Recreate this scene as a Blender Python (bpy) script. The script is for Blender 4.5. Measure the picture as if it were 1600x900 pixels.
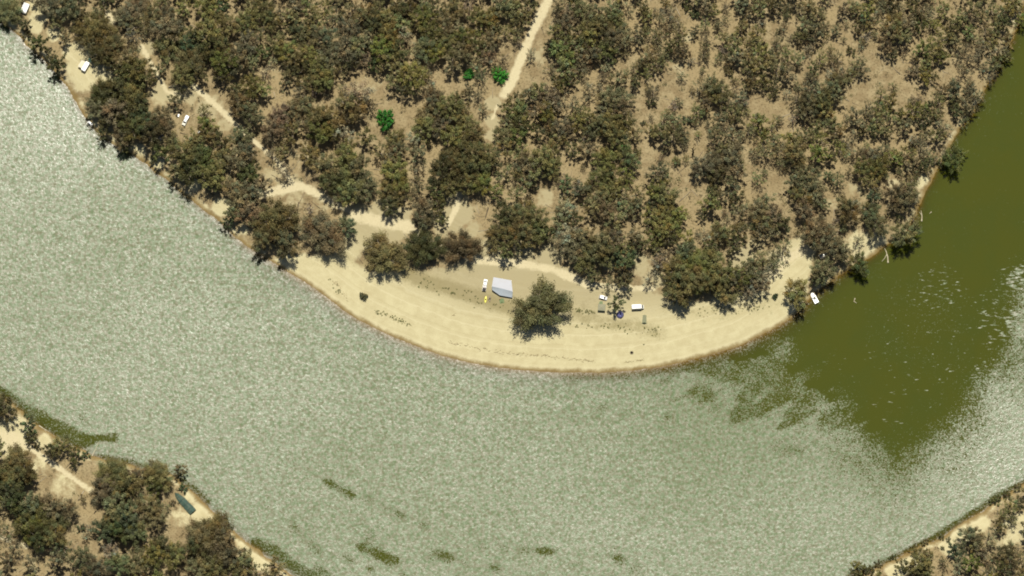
import bpy, math, random
import numpy as np
from mathutils import Vector

# ------------------------------------------------------------------ camera, sky, sun, exposure
for o in list(bpy.data.objects):
    bpy.data.objects.remove(o, do_unlink=True)
S = bpy.context.scene
COL = S.collection
MPP = 0.33                      # metres of ground to one pixel of the 1600 px photograph
WID = 1600 * MPP
DIST = 3000.0
TILT = math.radians(12.5)       # looking from slightly south of straight down
SUN_ZEN = 19.5                  # degrees from the zenith, sun in the north (top of the picture)
SUN_AZ = 3.0                    # degrees east of north

cam_d = bpy.data.cameras.new('camera')
cam = bpy.data.objects.new('camera', cam_d)
COL.objects.link(cam)
cam.location = (0, -DIST * math.sin(TILT), DIST * math.cos(TILT))
cam.rotation_euler = (TILT, 0, 0)
cam_d.sensor_width = 36.0
cam_d.lens = 36.0 * DIST / WID
cam_d.clip_start = 50.0
cam_d.clip_end = 20000.0
S.camera = cam
S.render.resolution_x, S.render.resolution_y = 1024, 576

world = bpy.data.worlds.new('World')
S.world = world
world.use_nodes = True
wn = world.node_tree
bg = wn.nodes['Background']
sky = wn.nodes.new('ShaderNodeTexSky')
sky.sky_type = 'NISHITA'
sky.sun_disc = False
sky.sun_elevation = math.radians(90 - SUN_ZEN)
sky.sun_rotation = math.radians(SUN_AZ)
wn.links.new(sky.outputs['Color'], bg.inputs['Color'])
bg.inputs['Strength'].default_value = 0.05

sun_d = bpy.data.lights.new('sun', 'SUN')
sun_d.energy = 5.0
sun_d.angle = math.radians(0.53)
sun_d.color = (1.0, 0.955, 0.85)
sun = bpy.data.objects.new('sun', sun_d)
COL.objects.link(sun)
sun.location = (0, 200, 400)
sun.rotation_euler = (-math.radians(SUN_ZEN), 0, -math.radians(SUN_AZ))

S.view_settings.view_transform = 'Standard'
S.view_settings.look = 'None'
S.view_settings.exposure = 0.0
S.view_settings.gamma = 1.0
S.view_settings.use_curve_mapping = False
S.cycles.filter_width = 1.9
S.cycles.max_bounces = 5
S.cycles.transparent_max_bounces = 6

# ------------------------------------------------------------------ helpers
CT, ST = math.cos(TILT), math.sin(TILT)

def P(px, py, z=0.0):
    """where the sight line through a pixel of the photograph meets height z"""
    a = (px - 800) / 1600 * WID / DIST
    b = -(py - 450) / 1600 * WID / DIST
    dx, dy, dz = a, b * CT + ST, b * ST - CT
    t = (z - DIST * CT) / dz
    return (dx * t, -DIST * ST + dy * t)

def PP(pts, z=0.0):
    return np.array([P(x, y, z) for x, y in pts])

def tag(o, label=None, cat=None, group=None, kind=None):
    if label: o['label'] = label
    if cat: o['category'] = cat
    if group: o['group'] = group
    if kind: o['kind'] = kind
    return o

def link(o, parent=None):
    COL.objects.link(o)
    if parent is not None:
        o.parent = parent
    return o

def empty(name, loc, rz=0.0):
    o = bpy.data.objects.new(name, None)
    o.empty_display_size = 0.5
    o.location = loc
    o.rotation_euler = (0, 0, rz)
    return link(o)

def np_mesh(name, verts, faces, mats, tints=None, matidx=None, smooth=False):
    """verts (N,3), faces (M,3 or 4)"""
    me = bpy.data.meshes.new(name)
    n, k = len(verts), faces.shape[1]
    m = len(faces)
    me.vertices.add(n)
    me.vertices.foreach_set('co', np.ascontiguousarray(verts, dtype=np.float32).ravel())
    me.loops.add(m * k)
    me.loops.foreach_set('vertex_index', np.ascontiguousarray(faces, dtype=np.int32).ravel())
    me.polygons.add(m)
    me.polygons.foreach_set('loop_start', np.arange(0, m * k, k, dtype=np.int32))
    me.polygons.foreach_set('loop_total', np.full(m, k, dtype=np.int32))
    if matidx is not None:
        me.polygons.foreach_set('material_index', np.ascontiguousarray(matidx, dtype=np.int32))
    if smooth:
        me.polygons.foreach_set('use_smooth', np.ones(m, dtype=bool))
    me.update(calc_edges=True)
    if tints is not None:
        a = me.attributes.new('tint', 'FLOAT_COLOR', 'POINT')
        c = np.ones((n, 4), dtype=np.float32)
        c[:, :3] = tints
        a.data.foreach_set('color', c.ravel())
    for mt in mats:
        me.materials.append(mt)
    return me

class MB:
    """collects simple shapes into one mesh"""
    def __init__(self):
        self.v, self.f = [], []
    def add(self, v, f):
        b = len(self.v)
        self.v += [tuple(p) for p in v]
        self.f += [tuple(i + b for i in q) for q in f]
        return self
    def box(self, c, s, rz=0, top=1.0):
        hx, hy, hz = s[0] / 2, s[1] / 2, s[2] / 2
        v = []
        for sz, k in ((-1, 1.0), (1, top)):
            for sx, sy in ((-1, -1), (1, -1), (1, 1), (-1, 1)):
                x, y = sx * hx * k, sy * hy * k
                v.append((c[0] + x * math.cos(rz) - y * math.sin(rz), c[1] + x * math.sin(rz) + y * math.cos(rz), c[2] + sz * hz))
        return self.add(v, [(3, 2, 1, 0), (4, 5, 6, 7), (0, 1, 5, 4), (1, 2, 6, 5), (2, 3, 7, 6), (3, 0, 4, 7)])
    def loft(self, secs, closed=True, caps=True):
        n = len(secs[0]); v = [p for s in secs for p in s]; f = []
        for i in range(len(secs) - 1):
            for j in range(n if closed else n - 1):
                a, b = i * n + j, i * n + (j + 1) % n
                f.append((a, b, b + n, a + n))
        if caps:
            f.append(tuple(range(n - 1, -1, -1)))
            f.append(tuple((len(secs) - 1) * n + j for j in range(n)))
        return self.add(v, f)
    def body(self, secs, ch=0.18):
        """secs: (x, half width, z0, z1): boxy sections with chamfered corners lofted along x"""
        out = []
        for x, w, z0, z1 in secs:
            c = min(ch, w * .45, (z1 - z0) * .45)
            out.append([(x, -w + c, z0), (x, w - c, z0), (x, w, z0 + c), (x, w, z1 - c), (x, w - c, z1), (x, -w + c, z1), (x, -w, z1 - c), (x, -w, z0 + c)])
        return self.loft(out)
    def tube(self, pts, rad, n=6):
        secs = []
        for i, p in enumerate(pts):
            a = Vector(pts[max(i - 1, 0)]); b = Vector(pts[min(i + 1, len(pts) - 1)])
            d = (b - a).normalized()
            u = d.orthogonal().normalized(); w = d.cross(u)
            r = rad[i] if hasattr(rad, '__len__') else rad
            secs.append([tuple(Vector(p) + (u * math.cos(2 * math.pi * k / n) + w * math.sin(2 * math.pi * k / n)) * r) for k in range(n)])
        return self.loft(secs)
    def disc_y(self, c, r, w, n=14):
        """cylinder lying along y"""
        s = [[(c[0] + r * math.cos(2 * math.pi * k / n), c[1] + y, c[2] + r * math.sin(2 * math.pi * k / n)) for k in range(n)] for y in (-w / 2, w / 2)]
        return self.loft(s)
    def build(self, name, mat, parent=None, bevel=0.0):
        me = bpy.data.meshes.new(name)
        me.from_pydata(self.v, [], self.f)
        me.validate()
        import bmesh
        bm = bmesh.new(); bm.from_mesh(me)
        bmesh.ops.recalc_face_normals(bm, faces=bm.faces)
        bm.to_mesh(me); bm.free()
        me.materials.append(mat)
        o = bpy.data.objects.new(name, me)
        link(o, parent)
        if bevel:
            m = o.modifiers.new('bevel', 'BEVEL'); m.width = bevel; m.segments = 2; m.limit_method = 'ANGLE'
        return o

# ------------------------------------------------------------------ materials
def newmat(name):
    m = bpy.data.materials.new(name); m.use_nodes = True
    nt = m.node_tree; nt.nodes.clear()
    out = nt.nodes.new('ShaderNodeOutputMaterial')
    return m, nt, out

def nd(nt, typ, ins=None, **kw):
    n = nt.nodes.new(typ)
    for k, v in kw.items(): setattr(n, k, v)
    for k, v in (ins or {}).items():
        if hasattr(v, 'is_linked') or isinstance(v, bpy.types.NodeSocket): nt.links.new(v, n.inputs[k])
        else: n.inputs[k].default_value = v
    return n

def math_(nt, op, a, b=None, c=None, clamp=False):
    n = nt.nodes.new('ShaderNodeMath'); n.operation = op; n.use_clamp = clamp
    for i, v in enumerate((a, b, c)):
        if v is None: continue
        if isinstance(v, bpy.types.NodeSocket): nt.links.new(v, n.inputs[i])
        else: n.inputs[i].default_value = v
    return n.outputs[0]

def mixc(nt, f, a, b, mode='MIX'):
    n = nt.nodes.new('ShaderNodeMix'); n.data_type = 'RGBA'; n.blend_type = mode
    for i, v in ((0, f), (6, a), (7, b)):
        if isinstance(v, bpy.types.NodeSocket): nt.links.new(v, n.inputs[i])
        else: n.inputs[i].default_value = v if i == 0 else (*v, 1) if len(v) == 3 else v
    return n.outputs[2]

def sstep(nt, x, lo, hi):
    n = nt.nodes.new('ShaderNodeMapRange'); n.interpolation_type = 'SMOOTHSTEP'
    nt.links.new(x, n.inputs[0]); n.inputs[1].default_value = lo; n.inputs[2].default_value = hi
    return n.outputs[0]

def noise(nt, vec, scale, detail=3.0, rough=0.55):
    n = nt.nodes.new('ShaderNodeTexNoise')
    nt.links.new(vec, n.inputs['Vector'])
    n.inputs['Scale'].default_value = scale; n.inputs['Detail'].default_value = detail; n.inputs['Roughness'].default_value = rough
    return n

def attr(nt, name, vec=False):
    n = nt.nodes.new('ShaderNodeAttribute'); n.attribute_name = name
    return n.outputs['Color'] if vec else n.outputs['Fac']

_pm = {}
def paint(name, col, rough=0.5, metal=0.0, dirt=0.15, scale=2.0):
    """painted / fabric / plastic surface with faint dust"""
    if name in _pm: return _pm[name]
    m, nt, out = newmat(name)
    tc = nt.nodes.new('ShaderNodeTexCoord')
    nz = noise(nt, tc.outputs['Object'], scale, 4)
    f = math_(nt, 'MULTIPLY', sstep(nt, nz.outputs['Fac'], .45, .75), dirt)
    c = mixc(nt, f, col, (.33, .26, .16))
    b = nd(nt, 'ShaderNodeBsdfPrincipled', {'Base Color': c, 'Roughness': rough, 'Metallic': metal})
    nt.links.new(b.outputs[0], out.inputs[0])
    _pm[name] = m
    return m

def earth_material():
    m, nt, out = newmat('earth_and_sand')
    g = nt.nodes.new('ShaderNodeNewGeometry')
    p = g.outputs['Position']
    sand, track, grass, shore = attr(nt, 'sand'), attr(nt, 'track'), attr(nt, 'grass'), attr(nt, 'shore')
    n1 = noise(nt, p, .035, 4).outputs['Fac']
    n2 = noise(nt, p, .22, 4, .62).outputs['Fac']
    n3 = noise(nt, p, 1.1, 3, .6).outputs['Fac']
    n4 = noise(nt, p, 3.5, 2, .6).outputs['Fac']
    nb = math_(nt, 'ADD', math_(nt, 'MULTIPLY', math_(nt, 'SUBTRACT', n2, .5), .9), math_(nt, 'MULTIPLY', math_(nt, 'SUBTRACT', n3, .5), .35))
    # forest floor: dry tan litter, browner and pinker patches, dark bark and twig flecks, dry green herb
    fl = mixc(nt, sstep(nt, n2, .35, .68), (.285, .216, .116), (.400, .325, .184))
    fl = mixc(nt, sstep(nt, n1, .42, .62), fl, mixc(nt, n3, (.340, .262, .138), (.420, .335, .185)))
    fl = mixc(nt, math_(nt, 'MULTIPLY', sstep(nt, n3, .48, .66), .60), fl, (.125, .100, .048))
    fl = mixc(nt, math_(nt, 'MULTIPLY', sstep(nt, n4, .58, .75), .5), fl, (.44, .36, .20))
    # sand
    sd = mixc(nt, sstep(nt, n2, .30, .72), (.535, .475, .280), (.605, .550, .338))
    sd = mixc(nt, math_(nt, 'MULTIPLY', sstep(nt, n3, .55, .75), .20), sd, (.42, .345, .18))
    cmb = nd(nt, 'ShaderNodeCombineXYZ', {0: math_(nt, 'ADD', shore, math_(nt, 'MULTIPLY', n2, 2.5))})
    bnd = noise(nt, cmb.outputs[0], .42, 3, .6).outputs['Fac']
    sd = mixc(nt, math_(nt, 'MULTIPLY', sstep(nt, bnd, .50, .70), .55), sd, (.670, .615, .405))
    sd = mixc(nt, math_(nt, 'MULTIPLY', math_(nt, 'SUBTRACT', 1.0, sstep(nt, bnd, .30, .46)), .50), sd, (.435, .365, .200))
    sd = mixc(nt, math_(nt, 'MULTIPLY', sstep(nt, n4, .62, .72), .45), sd, (.30, .24, .13))
    sf = sstep(nt, math_(nt, 'ADD', sand, math_(nt, 'MULTIPLY', nb, 1.1)), .32, .68)
    c = mixc(nt, sf, fl, sd)
    # dry grass and herbs on the sand
    gf = sstep(nt, math_(nt, 'ADD', grass, math_(nt, 'MULTIPLY', nb, 1.7)), .30, 1.10)
    c = mixc(nt, math_(nt, 'MULTIPLY', gf, .72), c, mixc(nt, n2, (.225, .180, .075), (.30, .262, .115)))
    # leaf litter and dry grass thickening towards the trees
    lf = math_(nt, 'MULTIPLY', sstep(nt, math_(nt, 'ADD', shore, math_(nt, 'MULTIPLY', nb, 16.0)), 18.0, 44.0), .62)
    lf = math_(nt, 'MULTIPLY', math_(nt, 'MULTIPLY', lf, sf), math_(nt, 'ADD', .45, n2))
    c = mixc(nt, lf, c, mixc(nt, n2, (.300, .250, .140), (.380, .318, .185)))
    # wheel tracks
    tf = sstep(nt, math_(nt, 'ADD', track, math_(nt, 'MULTIPLY', nb, 1.6)), .25, .95)
    c = mixc(nt, tf, c, mixc(nt, n3, (.56, .490, .300), (.68, .610, .410)))
    # wet margin
    wf = math_(nt, 'SUBTRACT', 1.0, sstep(nt, math_(nt, 'ADD', shore, math_(nt, 'MULTIPLY', nb, 3.2)), 0.0, 2.9))
    c = mixc(nt, wf, c, mixc(nt, n2, (.215, .150, .058), (.300, .220, .095)))
    b = nd(nt, 'ShaderNodeBsdfDiffuse', {'Color': c, 'Roughness': .6})
    bm_ = nd(nt, 'ShaderNodeBump', {'Height': math_(nt, 'ADD', n3, math_(nt, 'MULTIPLY', n4, .4)), 'Strength': .35, 'Distance': .35})
    nt.links.new(bm_.outputs[0], b.inputs['Normal'])
    nt.links.new(b.outputs[0], out.inputs[0])
    return m

def water_material():
    m, nt, out = newmat('river_water')
    g = nt.nodes.new('ShaderNodeNewGeometry'); p = g.outputs['Position']
    wind, depth, rough_a = attr(nt, 'wind'), attr(nt, 'depth'), attr(nt, 'chop')
    nbig = noise(nt, p, .045, 4, .6).outputs['Fac']
    nmid = noise(nt, p, .16, 4, .65).outputs['Fac']
    nfin = noise(nt, p, .66, 3, .70).outputs['Fac']
    w = math_(nt, 'ADD', wind, math_(nt, 'MULTIPLY', math_(nt, 'SUBTRACT', nmid, .5), 1.0))
    w = math_(nt, 'ADD', w, math_(nt, 'MULTIPLY', math_(nt, 'SUBTRACT', nbig, .5), .5))
    w = math_(nt, 'ADD', w, math_(nt, 'MULTIPLY', math_(nt, 'SUBTRACT', nfin, .5), 2.2))
    nf2 = noise(nt, p, 1.5, 2, .6).outputs['Fac']
    w = math_(nt, 'ADD', w, math_(nt, 'MULTIPLY', math_(nt, 'SUBTRACT', nf2, .5), 2.0))
    rip = sstep(nt, w, .30, .95)                       # 1 = ruffled by wind, 0 = glassy slick
    mp = nd(nt, 'ShaderNodeMapping', {'Vector': p, 'Rotation': (0, 0, math.radians(-28)), 'Scale': (.22, .75, 1)})
    fk = noise(nt, mp.outputs[0], 1.0, 3, .62).outputs['Fac']                # cat's-paws: short streaks of breeze on the slick
    fk = sstep(nt, math_(nt, 'ADD', fk, math_(nt, 'MULTIPLY', attr(nt, 'fleck'), .30)), .80, .90)
    rip = math_(nt, 'MAXIMUM', rip, fk)
    # roughness of the ruffled water (square root of the slope spread)
    vor = nt.nodes.new('ShaderNodeTexVoronoi'); nt.links.new(p, vor.inputs['Vector']); vor.inputs['Scale'].default_value = .85
    sep = nd(nt, 'ShaderNodeSeparateColor', {0: vor.outputs['Color']})
    ra = math_(nt, 'ADD', math_(nt, 'MULTIPLY', rough_a, .07), .312)
    ra = math_(nt, 'ADD', ra, math_(nt, 'MULTIPLY', math_(nt, 'SUBTRACT', nmid, .5), .14))
    ra = math_(nt, 'ADD', ra, math_(nt, 'MULTIPLY', math_(nt, 'SUBTRACT', nfin, .5), .46))
    ra = math_(nt, 'ADD', ra, math_(nt, 'MULTIPLY', math_(nt, 'POWER', sep.outputs[0], 2.0), .13))
    ra = math_(nt, 'MAXIMUM', ra, .235)
    # wavelets
    wv = noise(nt, p, .80, 3, .7).outputs['Fac']
    wv2 = noise(nt, p, .27, 2, .6).outputs['Fac']
    hgt = math_(nt, 'ADD', math_(nt, 'MULTIPLY', wv, .65), math_(nt, 'MULTIPLY', wv2, .55))
    bmp = nd(nt, 'ShaderNodeBump', {'Height': hgt, 'Strength': math_(nt, 'MULTIPLY', rip, .9), 'Distance': .19})
    body = mixc(nt, sstep(nt, nbig, .35, .7), (.056, .063, .0058), (.051, .062, .0070))
    nglint = noise(nt, p, .5, 2, .6)
    body = mixc(nt, math_(nt, 'MULTIPLY', rip, .8), body, mixc(nt, sstep(nt, nglint.outputs['Fac'], .40, .60), (.118, .122, .052), (.086, .140, .046)))  # ruffled water: glint's lighter green tone and colour speckle put into the body
    dif = nd(nt, 'ShaderNodeBsdfDiffuse', {'Color': body})
    tr = nd(nt, 'ShaderNodeBsdfTransparent', {'Color': (.80, .72, .42, 1)})
    dep = math_(nt, 'SUBTRACT', 1.0, math_(nt, 'POWER', 2.718, math_(nt, 'MULTIPLY', depth, -2.6)))
    mx = nd(nt, 'ShaderNodeMixShader', {0: dep, 1: tr.outputs[0], 2: dif.outputs[0]})
    gl = nt.nodes.new('ShaderNodeBsdfGlossy'); gl.distribution = 'BECKMANN'
    nt.links.new(ra, gl.inputs['Roughness']); nt.links.new(bmp.outputs[0], gl.inputs['Normal'])
    g0 = nt.nodes.new('ShaderNodeBsdfGlossy'); g0.distribution = 'BECKMANN'; g0.inputs['Roughness'].default_value = .13
    for q in (gl, g0): q.inputs['Color'].default_value = (1, 1, 1, 1)
    gm = nd(nt, 'ShaderNodeMixShader', {0: rip, 1: g0.outputs[0], 2: gl.outputs[0]})
    fr = nd(nt, 'ShaderNodeFresnel', {'IOR': 1.333, 'Normal': bmp.outputs[0]})
    m2 = nd(nt, 'ShaderNodeMixShader', {0: fr.outputs[0], 1: mx.outputs[0], 2: gm.outputs[0]})
    nt.links.new(m2.outputs[0], out.inputs[0])
    return m

def leaf_material():
    m, nt, out = newmat('gum_foliage')
    oi = nt.nodes.new('ShaderNodeObjectInfo')
    c = mixc(nt, 1.0, oi.outputs['Color'], attr(nt, 'tint', True), 'MULTIPLY')
    d = nd(nt, 'ShaderNodeBsdfDiffuse', {'Color': c})
    t = nd(nt, 'ShaderNodeBsdfTranslucent', {'Color': c})
    gl = nd(nt, 'ShaderNodeBsdfGlossy', {'Color': (1, 1, 1, 1), 'Roughness': .55})
    a = nd(nt, 'ShaderNodeMixShader', {0: .09, 1: d.outputs[0], 2: t.outputs[0]})
    b = nd(nt, 'ShaderNodeMixShader', {0: .015, 1: a.outputs[0], 2: gl.outputs[0]})
    nt.links.new(b.outputs[0], out.inputs[0])
    return m

def bark_material(name, a, b_):
    m, nt, out = newmat(name)
    tc = nt.nodes.new('ShaderNodeTexCoord')
    n = noise(nt, tc.outputs['Object'], 1.6, 4)
    c = mixc(nt, sstep(nt, n.outputs['Fac'], .35, .65), a, b_)
    d = nd(nt, 'ShaderNodeBsdfDiffuse', {'Color': c})
    nt.links.new(d.outputs[0], out.inputs[0])
    return m

EARTH, WATER, LEAF = earth_material(), water_material(), leaf_material()
BARK = bark_material('gum_bark', (.20, .16, .11), (.36, .31, .23))
DEAD = bark_material('bleached_wood', (.36, .31, .20), (.52, .47, .33))
CHAR_SHADE = bark_material('char_and_shade_wood', (.015, .012, .010), (.05, .04, .03))  # char for the campfire, shadow tone for the dead trunk

# ------------------------------------------------------------------ terrain: shore lines traced on the ground plane
NORTH = [(-1500, -700), (-160, -60), (-60, -8), (0, 30), (20, 45), (35, 60), (50, 78), (70, 98), (90, 118), (105, 136), (120, 157), (133, 180), (148, 206), (165, 217),
         (182, 229), (205, 237), (225, 252), (245, 270), (265, 286), (285, 302), (305, 317), (325, 332), (345, 347), (362, 366), (385, 384), (405, 398), (430, 412),
         (452, 426), (476, 441), (502, 459), (530, 480), (560, 500), (590, 515), (620, 529), (650, 541), (690, 556), (730, 566), (780, 575), (830, 580), (880, 582),
         (930, 583), (980, 580), (1030, 574), (1080, 563), (1120, 552), (1160, 539), (1190, 524), (1220, 507), (1240, 494), (1252, 483), (1262, 470), (1275, 458), (1290, 447),
         (1307, 433), (1325, 424), (1345, 410), (1362, 400), (1385, 382), (1415, 372), (1428, 345), (1438, 315), (1445, 295), (1462, 272), (1478, 246), (1490, 216), (1504, 196),
         (1518, 178), (1533, 155), (1545, 128), (1557, 112), (1575, 80), (1587, 52), (1597, 15), (1606, -25), (1640, -120), (1900, -900)]
NORTH_LAND = NORTH + [(1900, -2600), (-2600, -2600), (-2600, -700)]
SW_LAND = [(-1500, 250), (-160, 545), (-60, 592), (5, 622), (30, 642), (50, 660), (64, 668), (90, 684), (117, 700), (143, 713), (168, 719), (200, 727), (228, 735), (255, 738), (278, 749),
           (297, 765), (320, 788), (343, 811), (367, 832), (393, 852), (420, 874), (446, 891), (468, 904), (500, 935), (560, 1000), (620, 1300), (620, 3000), (-2600, 3000), (-2600, 250)]
SE_LAND = [(1180, 1040), (1290, 945), (1340, 908), (1365, 889), (1386, 880), (1406, 872), (1430, 857), (1458, 846), (1480, 831), (1510, 815), (1536, 800), (1551, 789), (1566, 776),
           (1582, 768), (1604, 755), (1650, 716), (1750, 640), (2000, 300), (3200, -700), (3200, 3000), (1180, 3000)]
LANDS = [PP(a) for a in (NORTH_LAND, SW_LAND, SE_LAND)]

def in_poly(q, poly):
    x, y = q[:, 0], q[:, 1]
    ins = np.zeros(len(q), bool)
    n = len(poly)
    for i in range(n):
        x1, y1 = poly[i]; x2, y2 = poly[(i + 1) % n]
        if y1 == y2: continue
        c = ((y1 > y) != (y2 > y)) & (x < (x2 - x1) * (y - y1) / (y2 - y1) + x1)
        ins ^= c
    return ins

def seg_dist(q, pts, closed=False):
    d = np.full(len(q), 1e9)
    n = len(pts)
    for i in range(n if closed else n - 1):
        a = pts[i]; ab = pts[(i + 1) % n] - a
        t = np.clip(((q - a) @ ab) / max(ab @ ab, 1e-9), 0, 1)
        r = q - a - t[:, None] * ab
        d = np.minimum(d, np.einsum('ij,ij->i', r, r))
    return np.sqrt(d)

def sdf(q, poly):
    d = seg_dist(q, poly, True)
    return np.where(in_poly(q, poly), d, -d)

def wob(q, s, seed):
    r = np.random.RandomState(seed)
    o = np.zeros(len(q))
    for k in range(7):
        a = r.uniform(0, 6.283); f = s * (0.6 + 0.35 * k)
        o += np.sin((q[:, 0] * math.cos(a) + q[:, 1] * math.sin(a)) * f + r.uniform(0, 6.283)) / (1 + .35 * k)
    return o / 3.2

BEACH_C = PP([(440, 420), (620, 500), (850, 560), (1100, 530), (1240, 470)])
def beachness(q):
    return np.clip(1.35 - seg_dist(q, BEACH_C) / 45.0, 0, 1)

def shore_distance(q):
    d = np.full(len(q), -1e9)
    for L in LANDS:
        d = np.maximum(d, sdf(q, L))
    k = 1 - .75 * beachness(q)
    return d + k * (wob(q, .22, 2) * .9 + wob(q, .55, 3) * .8 + wob(q, 1.3, 4) * .35)

BEACH = PP([(425, 405), (470, 398), (545, 402), (575, 425), (640, 425), (700, 420), (745, 400), (790, 402), (870, 415), (930, 445), (1010, 452), (1040, 470), (1100, 472), (1185, 452), (1205, 425),
            (1250, 398), (1275, 392), (1268, 420), (1262, 445), (1262, 468), (1240, 520), (1100, 590), (900, 620), (700, 600), (560, 530), (440, 440)])
# sandy openings (x, y, radius in px, strength)
SANDY = [(60, 12, 14, .9), (57, 45, 11, .9), (85, 55, 13, .8), (118, 85, 18, .9), (133, 108, 28, 1), (165, 115, 16, .8), (128, 132, 16, .8), (230, 78, 14, .7), (250, 148, 20, .7), (268, 150, 16, .7),
         (172, 30, 12, .8), (298, 148, 18, .55), (330, 172, 24, .5), (350, 200, 16, .5), (60, 30, 14, .9), (215, 240, 14, .9), (245, 255, 12, .9), (305, 290, 10, .9), (345, 325, 14, 1), (380, 360, 10, .6),
         (430, 270, 22, .5), (455, 300, 30, .55), (500, 318, 20, .5), (560, 345, 26, 1), (605, 350, 34, 1), (560, 375, 22, .95), (545, 395, 20, .9), (715, 330, 26, .75), (700, 350, 20, .9), (760, 395, 22, .9),
         (470, 250, 18, .4), (590, 335, 20, .7), (740, 360, 16, .6), (850, 310, 18, .55), (1000, 415, 20, .7), (955, 410, 16, .7), (1020, 440, 18, .7), (860, 405, 20, .8), (820, 395, 18, .7),
         (1160, 405, 20, .8), (1180, 385, 16, .5), (1220, 410, 22, .9), (1250, 390, 20, .9), (1345, 385, 24, .8), (1370, 375, 14, .8), (1300, 320, 14, .5), (1335, 300, 14, .5), (1440, 285, 12, .7), (1395, 290, 12, .5),
         (770, 190, 12, .7), (768, 215, 10, .6), (770, 165, 12, .8), (560, 135, 22, .4), (585, 140, 20, .4), (425, 115, 22, .35), (840, 90, 16, .5), (1060, 110, 16, .4), (1075, 60, 12, .5),
         (15, 688, 30, 1), (40, 660, 18, .7), (70, 690, 14, .8), (60, 730, 24, .5), (100, 760, 30, .5), (320, 800, 20, .9), (300, 775, 12, .8), (390, 858, 18, .95), (410, 880, 14, .95), (285, 810, 22, .5),
         (1400, 886, 18, .95), (1430, 878, 14, .9), (1500, 835, 16, .95), (1530, 818, 16, .95), (1480, 855, 16, .8), (1590, 825, 26, .7), (1570, 850, 18, .6), (60, 880, 24, .4)]
DARK_GRASS = [([(640, 430), (690, 448), (745, 465), (800, 482), (830, 500)], 11, 1.25), ([(880, 428), (930, 445), (985, 455)], 7, .5), ([(895, 492), (940, 505), (990, 512), (1030, 520)], 12, .75), ([(1040, 480), (1100, 492), (1160, 488), (1200, 480)], 13, .55), ([(690, 425), (740, 432)], 8, .45), ([(470, 412), (540, 408)], 7, .4),
              ([(590, 488), (612, 497), (640, 507)], 4.5, .45), ([(515, 440), (530, 456)], 4, .35), ([(1180, 470), (1215, 470), (1240, 455)], 16, .55), ([(1090, 490), (1130, 500), (1190, 490)], 9, .35), ([(905, 480), (925, 485)], 14, .5),
              ([(1060, 500), (1080, 490)], 10, .4), ([(545, 400), (560, 410), (640, 425)], 8, .6), ([(480, 305), (500, 318)], 5, .6), ([(110, 120), (135, 150)], 8, .4), ([(780, 550), (840, 556), (890, 562), (930, 565)], 2.2, .6),
              ([(975, 566), (1005, 563)], 1.8, .6), ([(780, 470), (790, 478)], 9, .6), ([(1300, 310), (1345, 300)], 12, .5)]
TRACKS = [([(868, -60), (862, -12), (850, 15), (833, 50), (816, 90), (801, 125), (788, 150)], 8.0), ([(776, 168), (770, 188)], 2.5), ([(303, 136), (330, 160), (350, 179), (364, 193)], 5.0),
          ([(405, 305), (440, 298), (470, 292), (500, 306), (522, 320)], 7.5), ([(555, 335), (590, 348), (640, 356)], 11.0), ([(700, 352), (712, 330), (718, 305)], 5.0), ([(740, 408), (800, 412), (860, 422), (915, 445)], 7.0),
          ([(915, 445), (970, 452), (1020, 452)], 5.0), ([(1195, 440), (1225, 408), (1262, 388)], 8.0), ([(-10, 690), (18, 688)], 16.0), ([(25, 690), (60, 710), (100, 738), (142, 768)], 4.5),
          ([(-20, 834), (12, 845), (42, 856)], 4.0), ([(168, 22), (178, 38)], 4.0), ([(222, 72), (240, 108), (262, 146), (290, 152)], 3.5), ([(364, 193), (400, 225), (432, 252), (455, 285)], 4.0), ([(520, 320), (555, 336)], 4.5), ([(640, 356), (680, 385), (740, 408)], 4.5)]

def axis(lo, hi, core_lo, core_hi, step):
    a = list(np.arange(core_lo, core_hi + step / 2, step))
    x, st, left = core_lo, step, []
    while x > lo:
        st *= 1.35; x -= st; left.append(x)
    x, st, right = a[-1], step, []
    while x < hi:
        st *= 1.35; x += st; right.append(x)
    return np.array(left[::-1] + a + right)

def land_height(q, d, beach):
    z_bank = 2.6 * (1 - np.exp(-np.maximum(d, 0) / 5.0)) + .5 * (1 - np.exp(-np.maximum(d, 0) / 40.0))
    z_beach = 2.4 * (1 - np.exp(-np.maximum(d, 0) / 26.0))
    z = z_bank * (1 - beach) + z_beach * beach
    z = z + np.clip(d / 8, 0, 1) * (wob(q, .06, 11) * .35 + wob(q, .3, 12) * .12)
    under = -(0.22 - .11 * beach) * np.minimum(-np.minimum(d, 0), 25) - .02
    return np.where(d > 0, z + .01, under)

GRID = {}
def lookup(key, q):
    """bilinear reading of a terrain layer at points q"""
    gx, gy, A = GRID['x'], GRID['y'], GRID[key]
    i = np.clip(np.searchsorted(gx, q[:, 0]) - 1, 0, len(gx) - 2); j = np.clip(np.searchsorted(gy, q[:, 1]) - 1, 0, len(gy) - 2)
    u = np.clip((q[:, 0] - gx[i]) / (gx[i + 1] - gx[i]), 0, 1); v = np.clip((q[:, 1] - gy[j]) / (gy[j + 1] - gy[j]), 0, 1)
    return A[j, i] * (1 - u) * (1 - v) + A[j, i + 1] * u * (1 - v) + A[j + 1, i] * (1 - u) * v + A[j + 1, i + 1] * u * v

def ground_z(x, y):
    return float(lookup('z', np.array([[x, y]]))[0])

def grid_faces(nx, ny):
    i = np.arange(nx * ny).reshape(ny, nx)
    return np.stack([i[:-1, :-1], i[:-1, 1:], i[1:, 1:], i[1:, :-1]], -1).reshape(-1, 4)

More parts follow.
